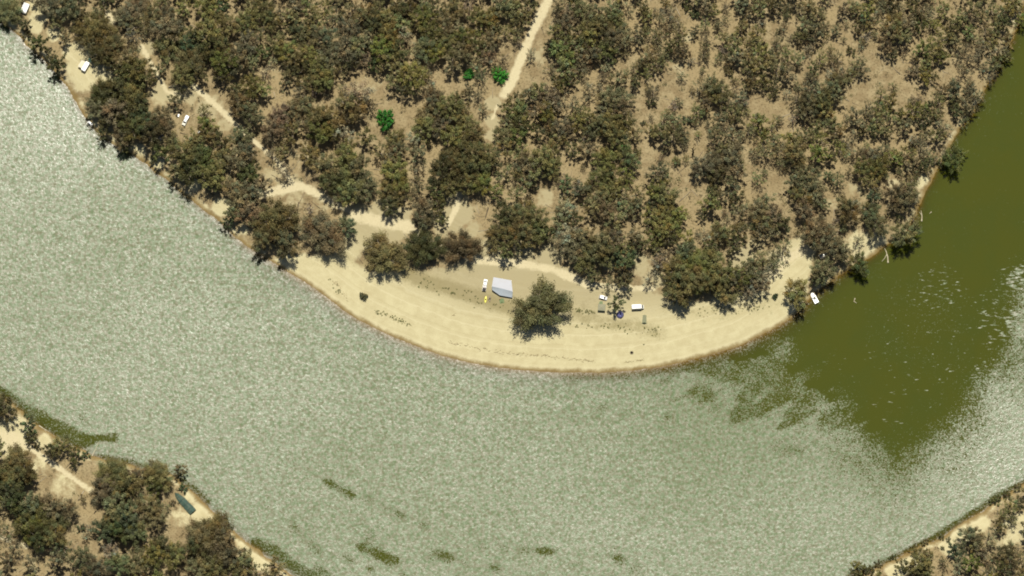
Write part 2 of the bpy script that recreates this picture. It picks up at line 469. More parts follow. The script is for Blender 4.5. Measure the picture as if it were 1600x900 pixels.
def build_terrain():
    gx = axis(-2500, 2500, -285, 285, 1.2); gy = axis(-2500, 2500, -170, 172, 1.2)
    X, Y = np.meshgrid(gx, gy)
    q = np.stack([X.ravel(), Y.ravel()], 1)
    d = shore_distance(q)
    be = beachness(q)
    z = land_height(q, d, be)
    bd = sdf(q, BEACH)
    sand = np.clip(.5 + bd / 7.0, 0, 1)
    for x, y, r, s in SANDY:
        c = np.array(P(x, y)); rr = r * MPP
        e = np.hypot(q[:, 0] - c[0], q[:, 1] - c[1]) / rr
        sand = np.maximum(sand, s * np.clip(1.5 - e, 0, 1) ** .8)
    # bare bank strip along the water
    sand = np.maximum(sand, .50 * np.clip(1 - (d - 2.0) / 4.0, 0, 1))
    track = np.zeros(len(q))
    for pts, w in TRACKS:
        e = seg_dist(q, PP(pts)) / (w * MPP)
        track = np.maximum(track, np.clip(1.5 - e, 0, 1))
    z = z - .10 * np.clip(track, 0, 1) * (d > 6)
    grass = np.zeros(len(q))
    for pts, w, s in DARK_GRASS:
        e = seg_dist(q, PP(pts)) / (w * MPP)
        grass = np.maximum(grass, s * np.clip((2.0 - e) / 1.6, 0, 1))
    sh = X.shape
    GRID.update(x=gx, y=gy, z=z.reshape(sh), d=d.reshape(sh), sand=sand.reshape(sh), track=track.reshape(sh))
    F = grid_faces(len(gx), len(gy))
    V = np.stack([q[:, 0], q[:, 1], z], 1)
    fd, fb, ft = d[F].mean(1), bd[F].mean(1), track[F].mean(1)
    cls = np.zeros(len(F), int)
    cls[(fb > 0)] = 1
    cls[(ft > .5) & (fd > 1)] = 2
    cls[fd < -.3] = 3
    names = {0: 'ground', 1: 'beach', 2: 'dirt_track', 3: 'river_bed'}
    labs = {0: 'dry tan forest floor of leaf litter under the gum trees', 1: 'pale yellow sand beach on the inside of the river bend',
            2: 'pale dirt track running through the woodland', 3: 'sandy river bed showing through the shallows'}
    for k, nm in names.items():
        fs = F[cls == k]
        used, inv = np.unique(fs.ravel(), return_inverse=True)
        me = np_mesh(nm, V[used], inv.reshape(-1, 4), [EARTH], smooth=True)
        for an, arr in (('sand', sand), ('track', track), ('grass', grass), ('shore', d)):
            a = me.attributes.new(an, 'FLOAT', 'POINT'); a.data.foreach_set('value', np.ascontiguousarray(arr[used], dtype=np.float32))
        o = bpy.data.objects.new(nm, me); link(o)
        tag(o, labs[k], None, None, 'structure')

SLICK = [(1150, 556), (1200, 520), (1250, 480), (1300, 430), (1445, 270), (1560, 60), (1620, -80), (2200, -900), (2600, -300), (1750, 380), (1640, 430), (1600, 470), (1592, 540), (1560, 575), (1528, 600), (1505, 645), (1455, 690),
         (1400, 722), (1368, 700), (1345, 660), (1305, 622), (1285, 600), (1250, 590), (1232, 560), (1232, 536)]
LEE = [([(-60, 600), (0, 615), (40, 642), (80, 664), (130, 690)], 11, 1.0), ([(130, 688), (180, 682)], 6, .9), ([(150, 715), (200, 722), (270, 745), (300, 762), (325, 785)], 6, .75), ([(400, 850), (430, 862), (452, 880), (490, 905)], 9, 1.0),
       ([(1330, 905), (1390, 874), (1450, 846), (1530, 796), (1560, 774), (1605, 752), (1660, 705)], 4.5, .85), ([(1090, 560), (1150, 575), (1215, 585)], 16, .55), ([(880, 590), (980, 588), (1090, 570)], 6, .6)]
# lulls: small calm patches (x, y, half length, half width in px, strength)
_r = random.Random(12)
LULL = [(432, 705, 6, 4, .7), (460, 723, 7, 4, .8), (479, 735, 6, 4, .7), (512, 752, 11, 5, 1.0), (524, 762, 8, 5, .9), (543, 768, 10, 6, 1.1), (548, 775, 7, 4, .8), (576, 779, 7, 6, 1.1), (598, 790, 7, 4, .8), (618, 801, 9, 5, 1.0), (632, 806, 8, 4, .8), (661, 822, 8, 6, 1.0), (650, 841, 5, 4, .7),
        (465, 830, 9, 6, .8), (456, 815, 7, 5, .7), (580, 835, 9, 8, .9), (576, 856, 12, 8, 1.0), (592, 866, 9, 6, .9), (482, 812, 6, 4, .6), (415, 790, 6, 5, .6), (130, 655, 14, 8, .8), (95, 640, 10, 6, .6)]
for _ in range(46): LULL.append((_r.uniform(490, 1010), _r.uniform(852, 905), _r.uniform(6, 16), _r.uniform(3, 5.5), _r.uniform(.5, .95)))
for _ in range(60): LULL.append((_r.gauss(1215, 75), _r.gauss(622, 42), _r.uniform(5, 15), _r.uniform(3, 6), _r.uniform(.45, .95)))
for _ in range(26): LULL.append((_r.gauss(985, 80), _r.gauss(675, 40), _r.uniform(5, 13), _r.uniform(2.5, 4.5), _r.uniform(.4, .75)))
for _ in range(30): LULL.append((_r.uniform(80, 700), _r.uniform(560, 860), _r.uniform(4, 9), _r.uniform(2.5, 4), _r.uniform(.35, .6)))

def build_water():
    gx = axis(-2500, 2500, -285, 285, 1.3); gy = axis(-2500, 2500, -170, 172, 1.3)
    X, Y = np.meshgrid(gx, gy)
    q = np.stack([X.ravel(), Y.ravel()], 1)
    d = lookup('d', q)
    sd = -sdf(q, PP(SLICK))                       # >0 outside the slick
    wind = np.interp(sd, [-22, -8, 0, 8, 22, 50], [-.22, -.03, .42, .66, .90, 1.35])
    # the far right of the slick is gusty again
    gx_ = (q[:, 0] - P(1560, 0)[0]) / (60 * MPP); gy_ = np.abs(q[:, 1] - P(0, 520)[1]) / (110 * MPP)
    wind = np.where(wind < .45, wind + .30 * np.clip(gx_ + .6, 0, 1.4) * np.clip(1.3 - gy_, 0, 1), wind)
    cx, cy = P(1440, 500)
    wind = np.where(wind < .45, wind + .27 * np.clip(1.3 - np.hypot((q[:, 0] - cx) / 30, (q[:, 1] - cy) / 34), 0, 1), wind)
    for pts, w, s in LEE:
        e = seg_dist(q, PP(pts)) / (w * MPP)
        wind = wind - s * 1.1 * np.clip(1.7 - e, 0, 1)
    for lx, ly, la, lb, ls in LULL:
        c = np.array(P(lx, ly)); u = q - c
        near = (np.abs(u[:, 0]) < 14) & (np.abs(u[:, 1]) < 14)
        a_ = math.radians(-32 if lx < 800 else 24 if ly < 760 else -4)
        x_, y_ = u[near, 0] * math.cos(a_) + u[near, 1] * math.sin(a_), -u[near, 0] * math.sin(a_) + u[near, 1] * math.cos(a_)
        wind[near] -= ls * .64 * np.clip((2.2 - np.hypot(x_ / (la * MPP), y_ / (lb * MPP))) / 1.5, 0, 1)
    lee = np.zeros(len(q), bool)
    for pts, w, s in LEE[:5]: lee |= seg_dist(q, PP(pts)) < 2.2 * w * MPP
    wind = np.where((sd > 3) & ~lee, np.maximum(wind, np.interp(sd, [3, 40, 120], [.46, .50, .42])), np.where(lee, np.maximum(wind, .36), wind))
    chop = .5 + .5 * wob(q, .02, 21) + .25 * wob(q, .08, 22)
    b3 = np.array(P(1130, 700)); chop += .75 * np.exp(-(np.hypot((q[:, 0] - b3[0]) / 75, (q[:, 1] - b3[1]) / 40)) ** 2)
    b1 = np.array(P(60, 180)); chop -= .7 * np.exp(-(np.hypot(*(q - b1).T) / 60) ** 2)
    b2 = np.array(P(1540, 690)); chop -= 1.4 * np.exp(-(np.hypot(*(q - b2).T) / 30) ** 2)
    fleck = np.zeros(len(q))
    for fx, fy, fr_, fs in ((1465, 455, 50, .75), (1370, 545, 30, .65), (1440, 590, 75, .55), (1570, 500, 60, .8), (1597, 505, 34, 1.1), (1592, 435, 26, 1.1), (1400, 640, 40, .65), (1480, 520, 70, .55), (1590, 440, 40, .8), (1300, 565, 30, .55), (1545, 590, 40, .8)):
        c = np.array(P(fx, fy)); fleck = np.maximum(fleck, fs * np.clip(1.6 - np.hypot(*(q - c).T) / (fr_ * MPP), 0, 1))
    depth = np.maximum(-d, 0) * (.22 - .11 * beachness(q)) + .02
    F = grid_faces(len(gx), len(gy))
    keep = d[F].min(1) < 3.0
    F = F[keep]
    used, inv = np.unique(F.ravel(), return_inverse=True)
    V = np.stack([q[:, 0], q[:, 1], np.zeros(len(q))], 1)
    me = np_mesh('river', V[used], inv.reshape(-1, 4), [WATER], smooth=True)
    for an, arr in (('wind', wind), ('fleck', fleck), ('depth', depth), ('chop', np.clip(chop, -.6, 1.8))):
        a = me.attributes.new(an, 'FLOAT', 'POINT'); a.data.foreach_set('value', np.ascontiguousarray(arr[used], dtype=np.float32))
    o = bpy.data.objects.new('river', me); link(o)
    tag(o, 'wide river bend with bright sun glint and an olive green slick', None, None, 'structure')

build_terrain()
build_water()
# ------------------------------------------------------------------ trees: crown centres read off the photograph, tile by tile
# (offset x, offset y, tile scale, 'x y r colour; ...') -> photo px = offset + value / scale
# colours: d dark olive, o olive, b brown, g grey green, y yellow green, t pale tan, T dark teal green, G bright green, k bare grey
TILES = [
(0, 0, 4, '''160 155 38 d;168 215 30 d;245 275 62 d;352 395 58 d;312 345 38 d;40 70 95 g;330 40 85 g;440 50 80 g;500 90 60 d;600 190 125 o;680 280 100 o;550 270 60 g;640 30 60 o;840 60 95 b;780 120 65 b;870 160 60 b;400 235 42 b;640 350 70 d;
830 220 48 k;800 360 75 o;860 430 85 y;780 440 55 d;910 500 62 o;1040 180 85 g;1060 270 95 o;950 90 65 o;1040 80 65 b;1000 20 55 o;1150 40 60 o;1290 40 68 y;1385 50 48 T;1420 150 75 o;
1300 180 85 o;1225 225 62 d;1180 280 66 T;1390 290 68 o;1310 300 72 d;1180 390 105 o;1150 470 72 o;1245 440 62 d;1480 360 92 b;1400 390 80 y;1400 470 56 d;1540 280 78 b;1540 130 78 o;1575 40 60 o;
1570 400 50 g;1570 540 72 y;1500 650 74 o;1565 710 80 b;1500 850 66 b;650 600 100 d;730 560 85 d;810 590 105 o;870 640 72 d;610 680 72 b;720 690 88 b;790 730 72 d;900 740 74 T;1000 720 64 b;
1095 635 44 b;1130 565 40 g;840 800 84 d;770 860 68 b;660 760 60 d;640 840 46 g;940 830 92 d;1040 810 72 b;1075 880 60 g;1295 770 58 y;1300 835 66 y;1275 695 50 o;1200 880 62 o;1380 890 55 d;1470 560 40 d;
1000 440 45 g;350 150 45 g;700 420 42 d;1130 130 40 b'''),
(400, 0, 4, '''50 60 66 o;90 125 66 o;25 200 62 o;150 80 55 b;210 115 60 o;245 45 58 g;310 30 56 o;335 110 52 o;260 185 66 g;335 205 48 o;420 225 78 g;385 130 50 o;430 50 60 o;490 110 50 b;580 170 66 b;
535 40 56 g;605 55 56 o;35 320 52 d;120 270 66 o;190 320 66 y;260 340 76 y;335 350 66 y;290 425 60 d;215 400 52 d;400 430 74 o;460 350 76 b;550 300 76 b;640 280 66 g;600 385 58 d;700 240 62 g;
740 150 76 d;680 90 66 o;760 65 66 o;825 110 66 o;830 220 76 y;790 310 76 y;885 305 64 d;945 230 60 t;870 40 56 o;940 60 64 d;1000 130 56 o;1060 100 66 y;1060 35 55 g;1130 60 54 o;1085 190 66 y;
1150 230 62 o;1065 290 76 g;1000 335 52 t;1130 320 66 y;1190 280 64 o;1180 140 66 b;1245 180 54 b;1240 50 66 o;1330 50 52 t;1400 110 66 o;1455 120 64 y;1505 80 54 b;1565 50 66 b;1300 230 66 y;
1370 230 54 y;1410 300 54 d;1290 330 74 b;1225 385 62 b;1470 240 66 b;1560 200 54 o;1455 360 62 b;1540 370 42 b;1380 400 52 b;1410 470 50 b;980 470 86 y;900 430 54 o;855 525 50 o;740 400 44 d;
700 370 54 b;825 385 62 o;930 560 52 d;620 590 100 t;600 665 85 o;705 645 52 b;40 550 56 y;330 520 66 o;420 505 74 o;270 580 52 b;300 650 66 b;220 690 66 b;150 720 66 b;100 800 76 b;380 740 76 o;
445 730 84 y;400 820 84 y;475 805 64 y;560 745 50 d;640 725 50 b;230 830 62 d;290 770 54 b;540 835 62 t;690 850 54 o;860 870 64 o;985 860 52 t;1110 620 66 g;1080 700 66 o;1160 720 52 d;1060 800 74 o;
1150 785 64 b;1210 660 76 o;1265 720 64 o;1315 690 52 o;1330 780 66 o;1240 840 76 y;1365 840 64 o;1390 600 40 g;1260 600 42 d;1330 560 42 b;1090 545 42 t;1420 680 40 b;1575 680 54 d;1570 770 44 b;
1550 850 66 o;190 490 48 g;500 440 58 o;60 450 40 t;1040 450 46 y;1490 180 50 d;900 160 56 b'''),
(800, 0, 4, '''20 50 56 o;60 110 62 o;25 205 54 o;105 40 52 o;290 30 54 b;350 70 54 b;420 45 64 o;480 95 54 g;550 80 54 g;635 60 56 g;650 120 64 o;560 155 66 o;480 175 66 y;420 205 62 o;330 130 64 b;
270 205 62 o;325 255 52 d;430 265 62 o;490 235 62 y;560 240 62 d;620 235 74 b;690 200 64 b;700 275 62 b;240 290 42 d;300 310 62 o;355 360 64 y;430 340 54 b;500 330 66 b;590 335 62 d;340 420 62 o;
245 430 42 b;285 515 52 d;360 500 52 d;430 430 54 b;785 220 54 g;835 195 52 o;905 230 66 o;850 110 54 o;820 50 62 d;725 40 42 t;920 120 54 b;990 100 64 b;965 175 54 b;1045 165 62 o;1045 240 74 o;
990 290 52 d;1065 320 62 o;870 330 76 o;815 385 62 o;905 400 62 o;835 445 54 o;945 360 54 g;960 20 44 o;1090 35 40 d;1200 40 64 b;1150 90 40 g;1210 150 50 g;1140 195 42 g;1220 250 52 b;1200 345 50 b;
1255 60 54 o;1340 40 42 g;1440 30 62 b;1485 80 52 d;1555 50 66 o;1440 170 54 o;1540 215 66 o;1340 240 62 b;1390 275 74 o;1470 270 64 o;1340 360 52 b;1410 350 64 b;1480 355 74 o;1565 330 66 y;1560 410 74 o;
1490 500 60 d;1565 510 54 d;1470 430 54 o;1360 450 40 o;1200 540 74 b;1285 560 95 o;1200 640 64 b;1160 700 62 b;1300 630 62 o;1240 500 54 b;1420 620 64 g;1400 720 76 o;1300 745 62 g;1340 800 64 b;
1270 845 76 b;1385 850 74 b;1540 760 66 y;1480 810 54 b;1565 840 54 y;590 415 40 t;665 490 54 g;565 490 42 b;480 565 54 b;545 545 40 t;620 610 66 b;700 610 64 b;680 680 62 b;885 570 52 g;870 645 40 d;
775 500 42 d;955 740 62 g;1040 750 62 g;1095 750 40 T;930 830 76 o;1010 850 76 o;1065 830 52 b;870 820 52 o;50 700 66 o;30 620 54 o;110 580 54 g;170 570 54 o;230 600 64 b;265 655 62 b;220 720 66 y;
150 690 62 b;60 790 54 d;30 850 54 y;160 820 50 d;230 800 54 o;310 800 66 g;280 875 54 o;375 640 52 t;430 685 52 b;410 770 62 o;480 750 62 o;470 840 54 g;550 780 66 g;620 770 76 y;650 845 74 o;
700 750 64 o;560 700 54 b;575 620 52 b;760 850 54 g;690 890 54 b;120 340 40 t;820 770 22 T'''),
(1200, 0, 4, '''40 40 64 d;130 45 52 b;200 60 62 b;250 40 62 o;310 100 66 o;230 160 66 b;300 190 74 b;190 235 50 d;250 245 50 d;350 160 42 b;70 190 26 g;470 60 52 b;525 40 52 b;430 180 46 b;560 60 62 o;
625 60 62 y;600 110 50 T;560 170 50 d;640 150 52 o;685 70 52 t;765 40 52 d;820 50 54 b;800 150 84 o;870 150 74 g;760 205 72 b;835 225 72 o;730 285 60 b;780 350 42 d;920 90 52 d;970 60 54 b;950 160 50 d;
1010 90 52 t;1040 160 62 y;1100 60 62 o;1180 120 74 o;1150 190 62 o;1240 100 64 b;1280 50 62 o;1340 100 64 o;1400 50 62 o;1460 70 64 o;1475 150 64 d;1510 30 66 y;1560 20 60 y;1420 175 62 o;1360 200 54 b;1290 240 52 b;
1340 285 52 b;1260 190 54 o;1400 265 54 o;1440 315 62 b;1490 350 46 o;1405 400 50 b;1320 355 62 b;1250 370 64 b;1190 330 54 b;1230 440 54 b;1345 430 42 b;970 310 64 y;1040 330 64 o;1020 270 54 y;
1090 360 54 y;990 400 52 o;920 350 42 o;910 440 50 b;980 465 64 y;1030 475 42 d;1090 240 64 o;1180 270 54 b;60 280 64 g;30 360 64 g;60 430 74 b;130 460 62 b;40 545 50 d;130 340 62 o;190 360 62 o;
245 310 50 t;330 360 62 y;280 430 52 d;270 480 52 b;390 370 54 b;440 365 54 b;430 445 54 b;560 380 62 b;520 320 40 d;510 470 42 b;590 430 52 b;400 460 50 t;260 550 76 b;345 560 74 b;420 530 84 b;
180 615 62 b;260 645 84 b;350 640 84 o;250 715 62 b;360 700 62 o;430 590 64 b;200 690 52 b;560 730 74 b;620 680 62 g;690 680 64 o;710 600 64 o;760 640 62 y;680 760 64 o;600 800 52 d;660 815 52 b;
740 825 52 o;770 740 64 o;830 720 50 d;860 790 62 b;905 690 76 y;940 620 52 b;970 690 64 y;980 765 60 d;1010 660 42 d;1060 620 62 o;1090 560 54 o;1050 720 52 o;1180 560 74 g;1160 640 50 d;1240 640 62 b;
1260 560 50 b;1180 690 50 d;1300 600 46 t;1250 710 30 b;1310 680 24 d;1100 790 60 t;990 840 52 t;1060 850 62 o;940 880 52 g;30 780 62 o;140 860 64 y;40 880 54 g;220 850 62 o;330 870 64 y;300 800 54 o;
430 830 64 o;480 885 52 b;400 785 62 b;530 850 50 t;700 30 50 b;900 30 50 o'''),
(0, 225, 4, '''780 8 44 d;1000 60 62 o;1150 60 95 o;1180 150 95 d;1100 165 62 b;1290 120 84 d;1320 195 95 o;1260 60 74 o;1385 80 84 o;1350 240 62 d;1480 100 84 b;1545 60 74 b;1560 180 74 o;1465 270 74 g;
1505 340 84 b;1565 300 74 b;1540 425 84 b;1460 420 60 g;1420 490 44 T;1590 480 50 b;960 95 36 b'''),
(400, 225, 4, '''40 250 60 b;100 60 54 b;170 50 54 o;190 160 62 k;330 60 74 o;440 130 95 o;560 60 84 o;560 190 118 o;650 140 84 o;470 230 84 d;580 300 100 o;665 280 84 g;725 250 54 g;510 330 62 o;840 90 74 b;
780 40 64 o;885 30 64 b;1010 40 52 b;865 180 95 y;830 275 74 o;900 260 74 y;830 375 70 d;905 340 62 o;1010 160 54 b;1015 260 66 b;1125 290 62 d;1160 170 95 d;1235 80 105 o;1300 165 95 d;1350 60 95 o;
1400 130 84 o;1420 245 74 y;1330 245 74 o;1220 260 74 o;1445 55 74 o;1500 130 50 d;1560 180 62 g;1500 290 52 o;1150 385 62 d;1060 405 76 b;1040 480 72 b;1160 480 42 d;
125 470 150 o;60 590 90 o;190 630 88 b;425 560 150 b;570 520 76 T;800 690 148 o;1050 640 128 d;1290 640 120 b;1560 440 84 d;1500 560 74 o;1575 570 74 o;1560 660 62 d;1480 640 50 o;1560 30 60 o'''),
(800, 225, 4, '''40 50 66 o;100 130 84 g;200 80 95 o;240 150 74 o;120 220 64 g;30 190 54 o;330 250 54 T;30 310 64 o;380 30 54 d;480 40 62 g;590 100 84 y;560 200 74 o;620 200 64 d;690 20 42 G;730 90 74 g;
720 185 60 y;640 30 54 o;905 170 76 g;965 190 52 g;920 260 64 y;960 320 84 o;895 300 62 y;1030 110 34 g;420 290 62 T;470 270 42 d;600 290 74 o;660 280 64 o;550 340 74 o;580 410 74 b;500 400 64 o;
700 330 64 b;780 310 62 o;700 400 64 b;640 470 64 g;780 400 62 b;860 380 52 d;870 450 62 o;960 430 76 y;1010 500 76 y;940 530 74 y;900 580 62 y;1040 440 64 y;1090 590 52 y;980 580 62 d;330 410 74 k;
390 460 52 d;300 480 52 g;60 420 84 o;150 460 84 o;60 540 84 o;170 540 74 o;40 620 62 d;120 600 62 o;240 560 54 d;350 570 84 t;420 600 84 b;300 640 72 t;380 680 74 b;470 570 64 o;560 620 95 o;
640 590 74 g;500 700 84 o;450 740 72 o;610 690 84 o;690 720 84 T;680 800 64 d;700 640 64 o;760 570 64 b;780 640 62 d;840 620 52 o;1180 140 84 b;1290 120 115 b;1380 80 95 b;1400 180 74 b;1270 200 74 d;
1330 40 64 o;1580 40 74 b;1540 215 56 g;1250 300 62 o;1380 260 64 g;1400 330 62 d;1240 380 74 o;1190 430 42 d;1310 320 52 b;1440 410 74 b;1540 400 84 b;1590 350 74 g;1580 480 74 b;1310 550 74 o;
1420 540 64 o;1270 600 64 b;1390 625 60 d;1250 640 52 d;1540 570 64 b;1210 570 50 t;1080 680 74 g;1150 740 105 o;1040 790 95 o;1260 730 84 o;1310 830 95 o;1200 850 105 y;1080 880 95 o;1000 850 62 g;
1400 830 84 y;1440 890 62 o;1500 740 62 b;1560 820 74 k;1570 720 62 b;1480 870 50 b;920 740 62 k;860 840 50 k;700 870 54 g;960 690 50 b'''),
(800, 400, 4, '''180 318 176 o;600 170 46 g;652 292 50 d;1010 130 76 o;1040 240 84 o;1150 140 80 o;1110 70 80 y;1250 170 80 o;1390 140 80 b;1480 110 76 b;1330 230 76 o;1480 230 60 k;1550 180 60 b;1780 230 100 o;520 130 50 d;1930 110 60 g'''),
(1200, 225, 4, '''60 40 74 o;180 50 95 o;160 110 62 d;320 50 74 y;380 80 52 d;440 20 62 y;250 190 84 g;170 220 74 g;280 270 84 g;200 330 84 o;290 340 62 b;340 380 52 g;230 420 74 b;40 460 74 b;80 500 62 d;
20 560 62 b;440 230 62 g;380 200 42 g;640 70 84 b;560 50 62 b;600 160 84 o;690 150 84 y;640 230 74 o;720 50 74 b;790 90 64 y;860 60 74 o;900 110 64 b;960 120 52 d;830 170 42 b;960 40 64 g;1010 80 50 g;
1150 100 92 y;1200 60 50 y;650 330 62 T;640 430 74 g;680 500 84 g;800 310 92 o;850 350 90 b;880 270 74 o;780 400 62 b;920 320 50 b;860 560 98 o;490 410 92 o;530 380 52 t;300 540 95 b;360 590 84 b;
250 570 52 b;420 660 84 b;480 700 62 b;340 790 84 g;310 850 52 b;560 600 44 t;570 750 74 d;30 690 62 b;100 640 62 b;40 760 62 b;290 600 60 d;130 20 60 b'''),
(0, 600, 3, '''20 110 66 d;130 190 48 T;145 245 34 d;175 290 20 d;240 310 40 d;285 285 52 o;355 330 40 d;400 335 24 T;80 370 84 o;60 440 84 o;110 420 64 o;50 500 62 d;80 560 62 d;150 570 64 b;200 620 84 o;160 660 84 y;
240 650 84 o;260 580 74 b;320 590 52 b;120 640 62 o;250 720 62 o;180 720 62 d;60 760 52 b;290 770 52 b;40 830 40 b;150 840 42 b;270 830 50 b;390 820 62 b;450 860 62 b;540 430 95 o;500 490 84 b;590 470 74 o;
640 430 52 b;540 560 74 b;580 600 62 g;600 650 74 T;530 640 52 o;490 690 62 T;640 700 62 g;560 690 62 d;740 430 80 o;715 390 40 g;730 490 50 d;700 570 62 b;730 630 62 b;845 400 36 b;860 490 25 T;
805 560 18 b;1000 690 95 o;950 730 95 b;1040 720 74 b;1000 800 84 b;920 770 62 d;1080 800 74 b;1140 840 62 b;760 760 62 d;820 800 62 o;720 800 62 y;640 830 62 g;560 850 62 b;520 780 50 k;1010 870 62 o;
940 870 62 b;1200 880 50 b;1290 850 50 o;30 690 52 b;20 560 50 b;380 675 22 T'''),
(0, 0, 1, '''1577 62 14 o;1562 95 14 d;1548 122 12 b;1531 150 12 b;1516 172 12 o;1596 32 15 y;1478 236 11 b;1506 190 11 g;1588 8 15 o;1469 256 9 d;1428 340 11 o;1338 896 9 o;1352 890 8 d;1372 881 7 o;1395 871 6 o;1445 848 7 o;1470 838 6 d;1555 783 9 o;1572 773 8 d;1590 762 8 o'''),
(1300, 720, 5, '''1390 350 84 o;1330 430 64 o;1310 500 62 d;1400 450 62 o;1460 330 52 d;1280 300 40 d;1090 590 95 g;1020 650 62 g;1120 660 62 o;960 690 62 T;1230 600 84 t;910 610 24 g;1000 760 60 T;860 680 20 d;1150 720 62 b;
1100 800 84 y;980 830 74 t;870 790 50 g;1260 760 52 b;1370 740 95 o;1400 680 62 g;1340 860 74 d;1480 760 52 g;1480 880 52 o;680 790 95 o;560 830 74 d;720 850 84 y;650 870 62 d;760 740 50 o;650 690 46 o;
300 850 42 d;210 830 60 o;170 880 60 o;1230 880 60 b'''),
]
LEAFCOL = {'d': (.086, .083, .030), 'o': (.154, .138, .052), 'b': (.162, .140, .068), 'g': (.154, .148, .068), 'y': (.158, .152, .044), 't': (.290, .248, .136),
           'T': (.080, .100, .046), 'G': (.050, .200, .028), 'k': (.205, .180, .115)}
COLNAME = {'d': 'dark olive', 'o': 'olive', 'b': 'brownish', 'g': 'grey-green', 'y': 'yellowish green', 't': 'pale tan', 'T': 'dark blue-green', 'G': 'bright green', 'k': 'thin grey'}
RN = np.random.RandomState(7)

def make_crown(seed, R, flat, nclump, leaf, per, spread=1.0, sparse=1.0):
    """leaf cards gathered in clumps through the crown's volume; returns verts, quads, tints, clump centres (crown centre at 0)"""
    r = np.random.RandomState(seed)
    cen, rad = [], []
    ph = r.uniform(0, 6.283, 4)
    for i in range(nclump):
        for _ in range(30):
            a = r.uniform(0, 6.283); u = r.uniform(-.55, 1.0)
            lim = 1 + .17 * math.sin(2 * a + ph[0]) + .13 * math.sin(3 * a + ph[1]) + .08 * math.sin(5 * a + ph[2])
            rr = R * lim * (r.uniform(.05, 1.0) ** .60) * .84
            h = math.sqrt(max(0, 1 - u * u)) if u > 0 else 1 - .25 * abs(u)
            c = np.array([rr * h * math.cos(a), rr * h * math.sin(a), R * flat * u * r.uniform(.55, 1.0)])
            if all(np.linalg.norm((c - k) * (1, 1, .7)) > .30 * R * spread for k in cen[-40:]): break
        cen.append(c); rad.append(R * r.uniform(.15, .27))
    V, T = [], []
    for c, rc in zip(cen, rad):
        n = int(per * (rc / (R * .22)) ** 2 * sparse)
        d = r.normal(size=(n, 3)); d /= np.linalg.norm(d, axis=1)[:, None]
        dist = rc * (r.uniform(0, 1, n) ** .45) * (1 + .25 * np.sin(3 * d[:, 0] * 3 + c[0]))
        ax = c + np.array([0, 0, .55 * R]); ax = ax / max(np.linalg.norm(ax), 1e-6)          # sprays reach out from the fork
        o = d * dist[:, None]
        al = o @ ax
        o = (o - al[:, None] * ax) * .82 + (al * np.where(al > 0, 1.55, 1.1))[:, None] * ax
        p = c + o
        nrm = d * .6 + r.normal(size=(n, 3)) * .7 + (0, 0, .35); nrm /= np.linalg.norm(nrm, axis=1)[:, None]
        t = np.cross(nrm, r.normal(size=(n, 3))); t /= np.linalg.norm(t, axis=1)[:, None]
        b = np.cross(nrm, t)
        L = leaf * r.uniform(.65, 1.5, (n, 1)); W = L * r.uniform(.25, .6, (n, 1))
        q = np.stack([p - t * L, p - b * W + nrm * W * .25, p + t * L, p + b * W * .9 - nrm * W * .15], 1)
        V.append(q.reshape(-1, 3))
        base = r.uniform(.62, 1.36); hue = r.normal(0, .07)
        tt = base * r.uniform(.75, 1.25, (n, 1)) * np.array([[1 + hue, 1 - hue * .3, 1 - hue]])
        T.append(np.repeat(tt, 4, axis=0))
    V = np.concatenate(V); T = np.concatenate(T)
    return V, np.arange(len(V)).reshape(-1, 4), T, np.array(cen)

def make_trunk(seed, R, zc, cen, nlimb=9, thick=.045):
    """tapered trunk with limbs to the clumps; base at 0, crown centre at height zc"""
    r = np.random.RandomState(seed + 500)
    mb = MB()
    t0 = R * thick + .10
    fork = zc * .48
    lean = r.uniform(-.06, .06, 2) * zc
    mb.tube([(0, 0, -.5), (lean[0] * .3, lean[1] * .3, fork * .5), (lean[0], lean[1], fork), (lean[0] * 1.2, lean[1] * 1.2, zc + R * .25)], [t0 * 1.35, t0, t0 * .85, t0 * .3], 7)
    order = np.argsort(-np.linalg.norm(cen[:, :2], axis=1))
    for k in order[:nlimb]:
        c = cen[k] + (0, 0, zc)
        s = (lean[0], lean[1], fork * r.uniform(.85, 1.15))
        m = ((s[0] + c[0]) / 2 + r.uniform(-.1, .1) * R, (s[1] + c[1]) / 2 + r.uniform(-.1, .1) * R, s[2] * .35 + c[2] * .65)
        mb.tube([s, m, tuple(c)], [t0 * .55, t0 * .36, t0 * .12], 5)
    return mb

# prototypes: (reference radius, flatness, clumps, leaf, cards per clump)
PROTO = {'mass': [], 'mass_airy': [], 'airy': [], 'small': [], 'mid': [], 'large': [], 'thin': [], 'shrub': [], 'leafy': []}
SPEC = {'mass': (4.2, .85, 17, .34, 62, 7), 'mass_airy': (4.4, .82, 18, .27, 40, 6), 'airy': (4.4, .82, 20, .23, 54, 6), 'small': (4.2, .85, 17, .275, 90, 7), 'mid': (6.2, .80, 30, .26, 210, 6), 'large': (10.5, .60, 68, .27, 430, 4), 'thin': (4.6, .8, 24, .24, 62, 3), 'shrub': (2.2, .75, 12, .20, 90, 3), 'leafy': (4.0, .7, 34, .26, 110, 3)}
HREL = {'mass': 1.6, 'mass_airy': 1.5, 'airy': 1.5, 'small': 1.65, 'mid': 1.35, 'large': .68, 'thin': 1.3, 'shrub': .62, 'leafy': .60}     # height of the crown's centre above the base, in radii
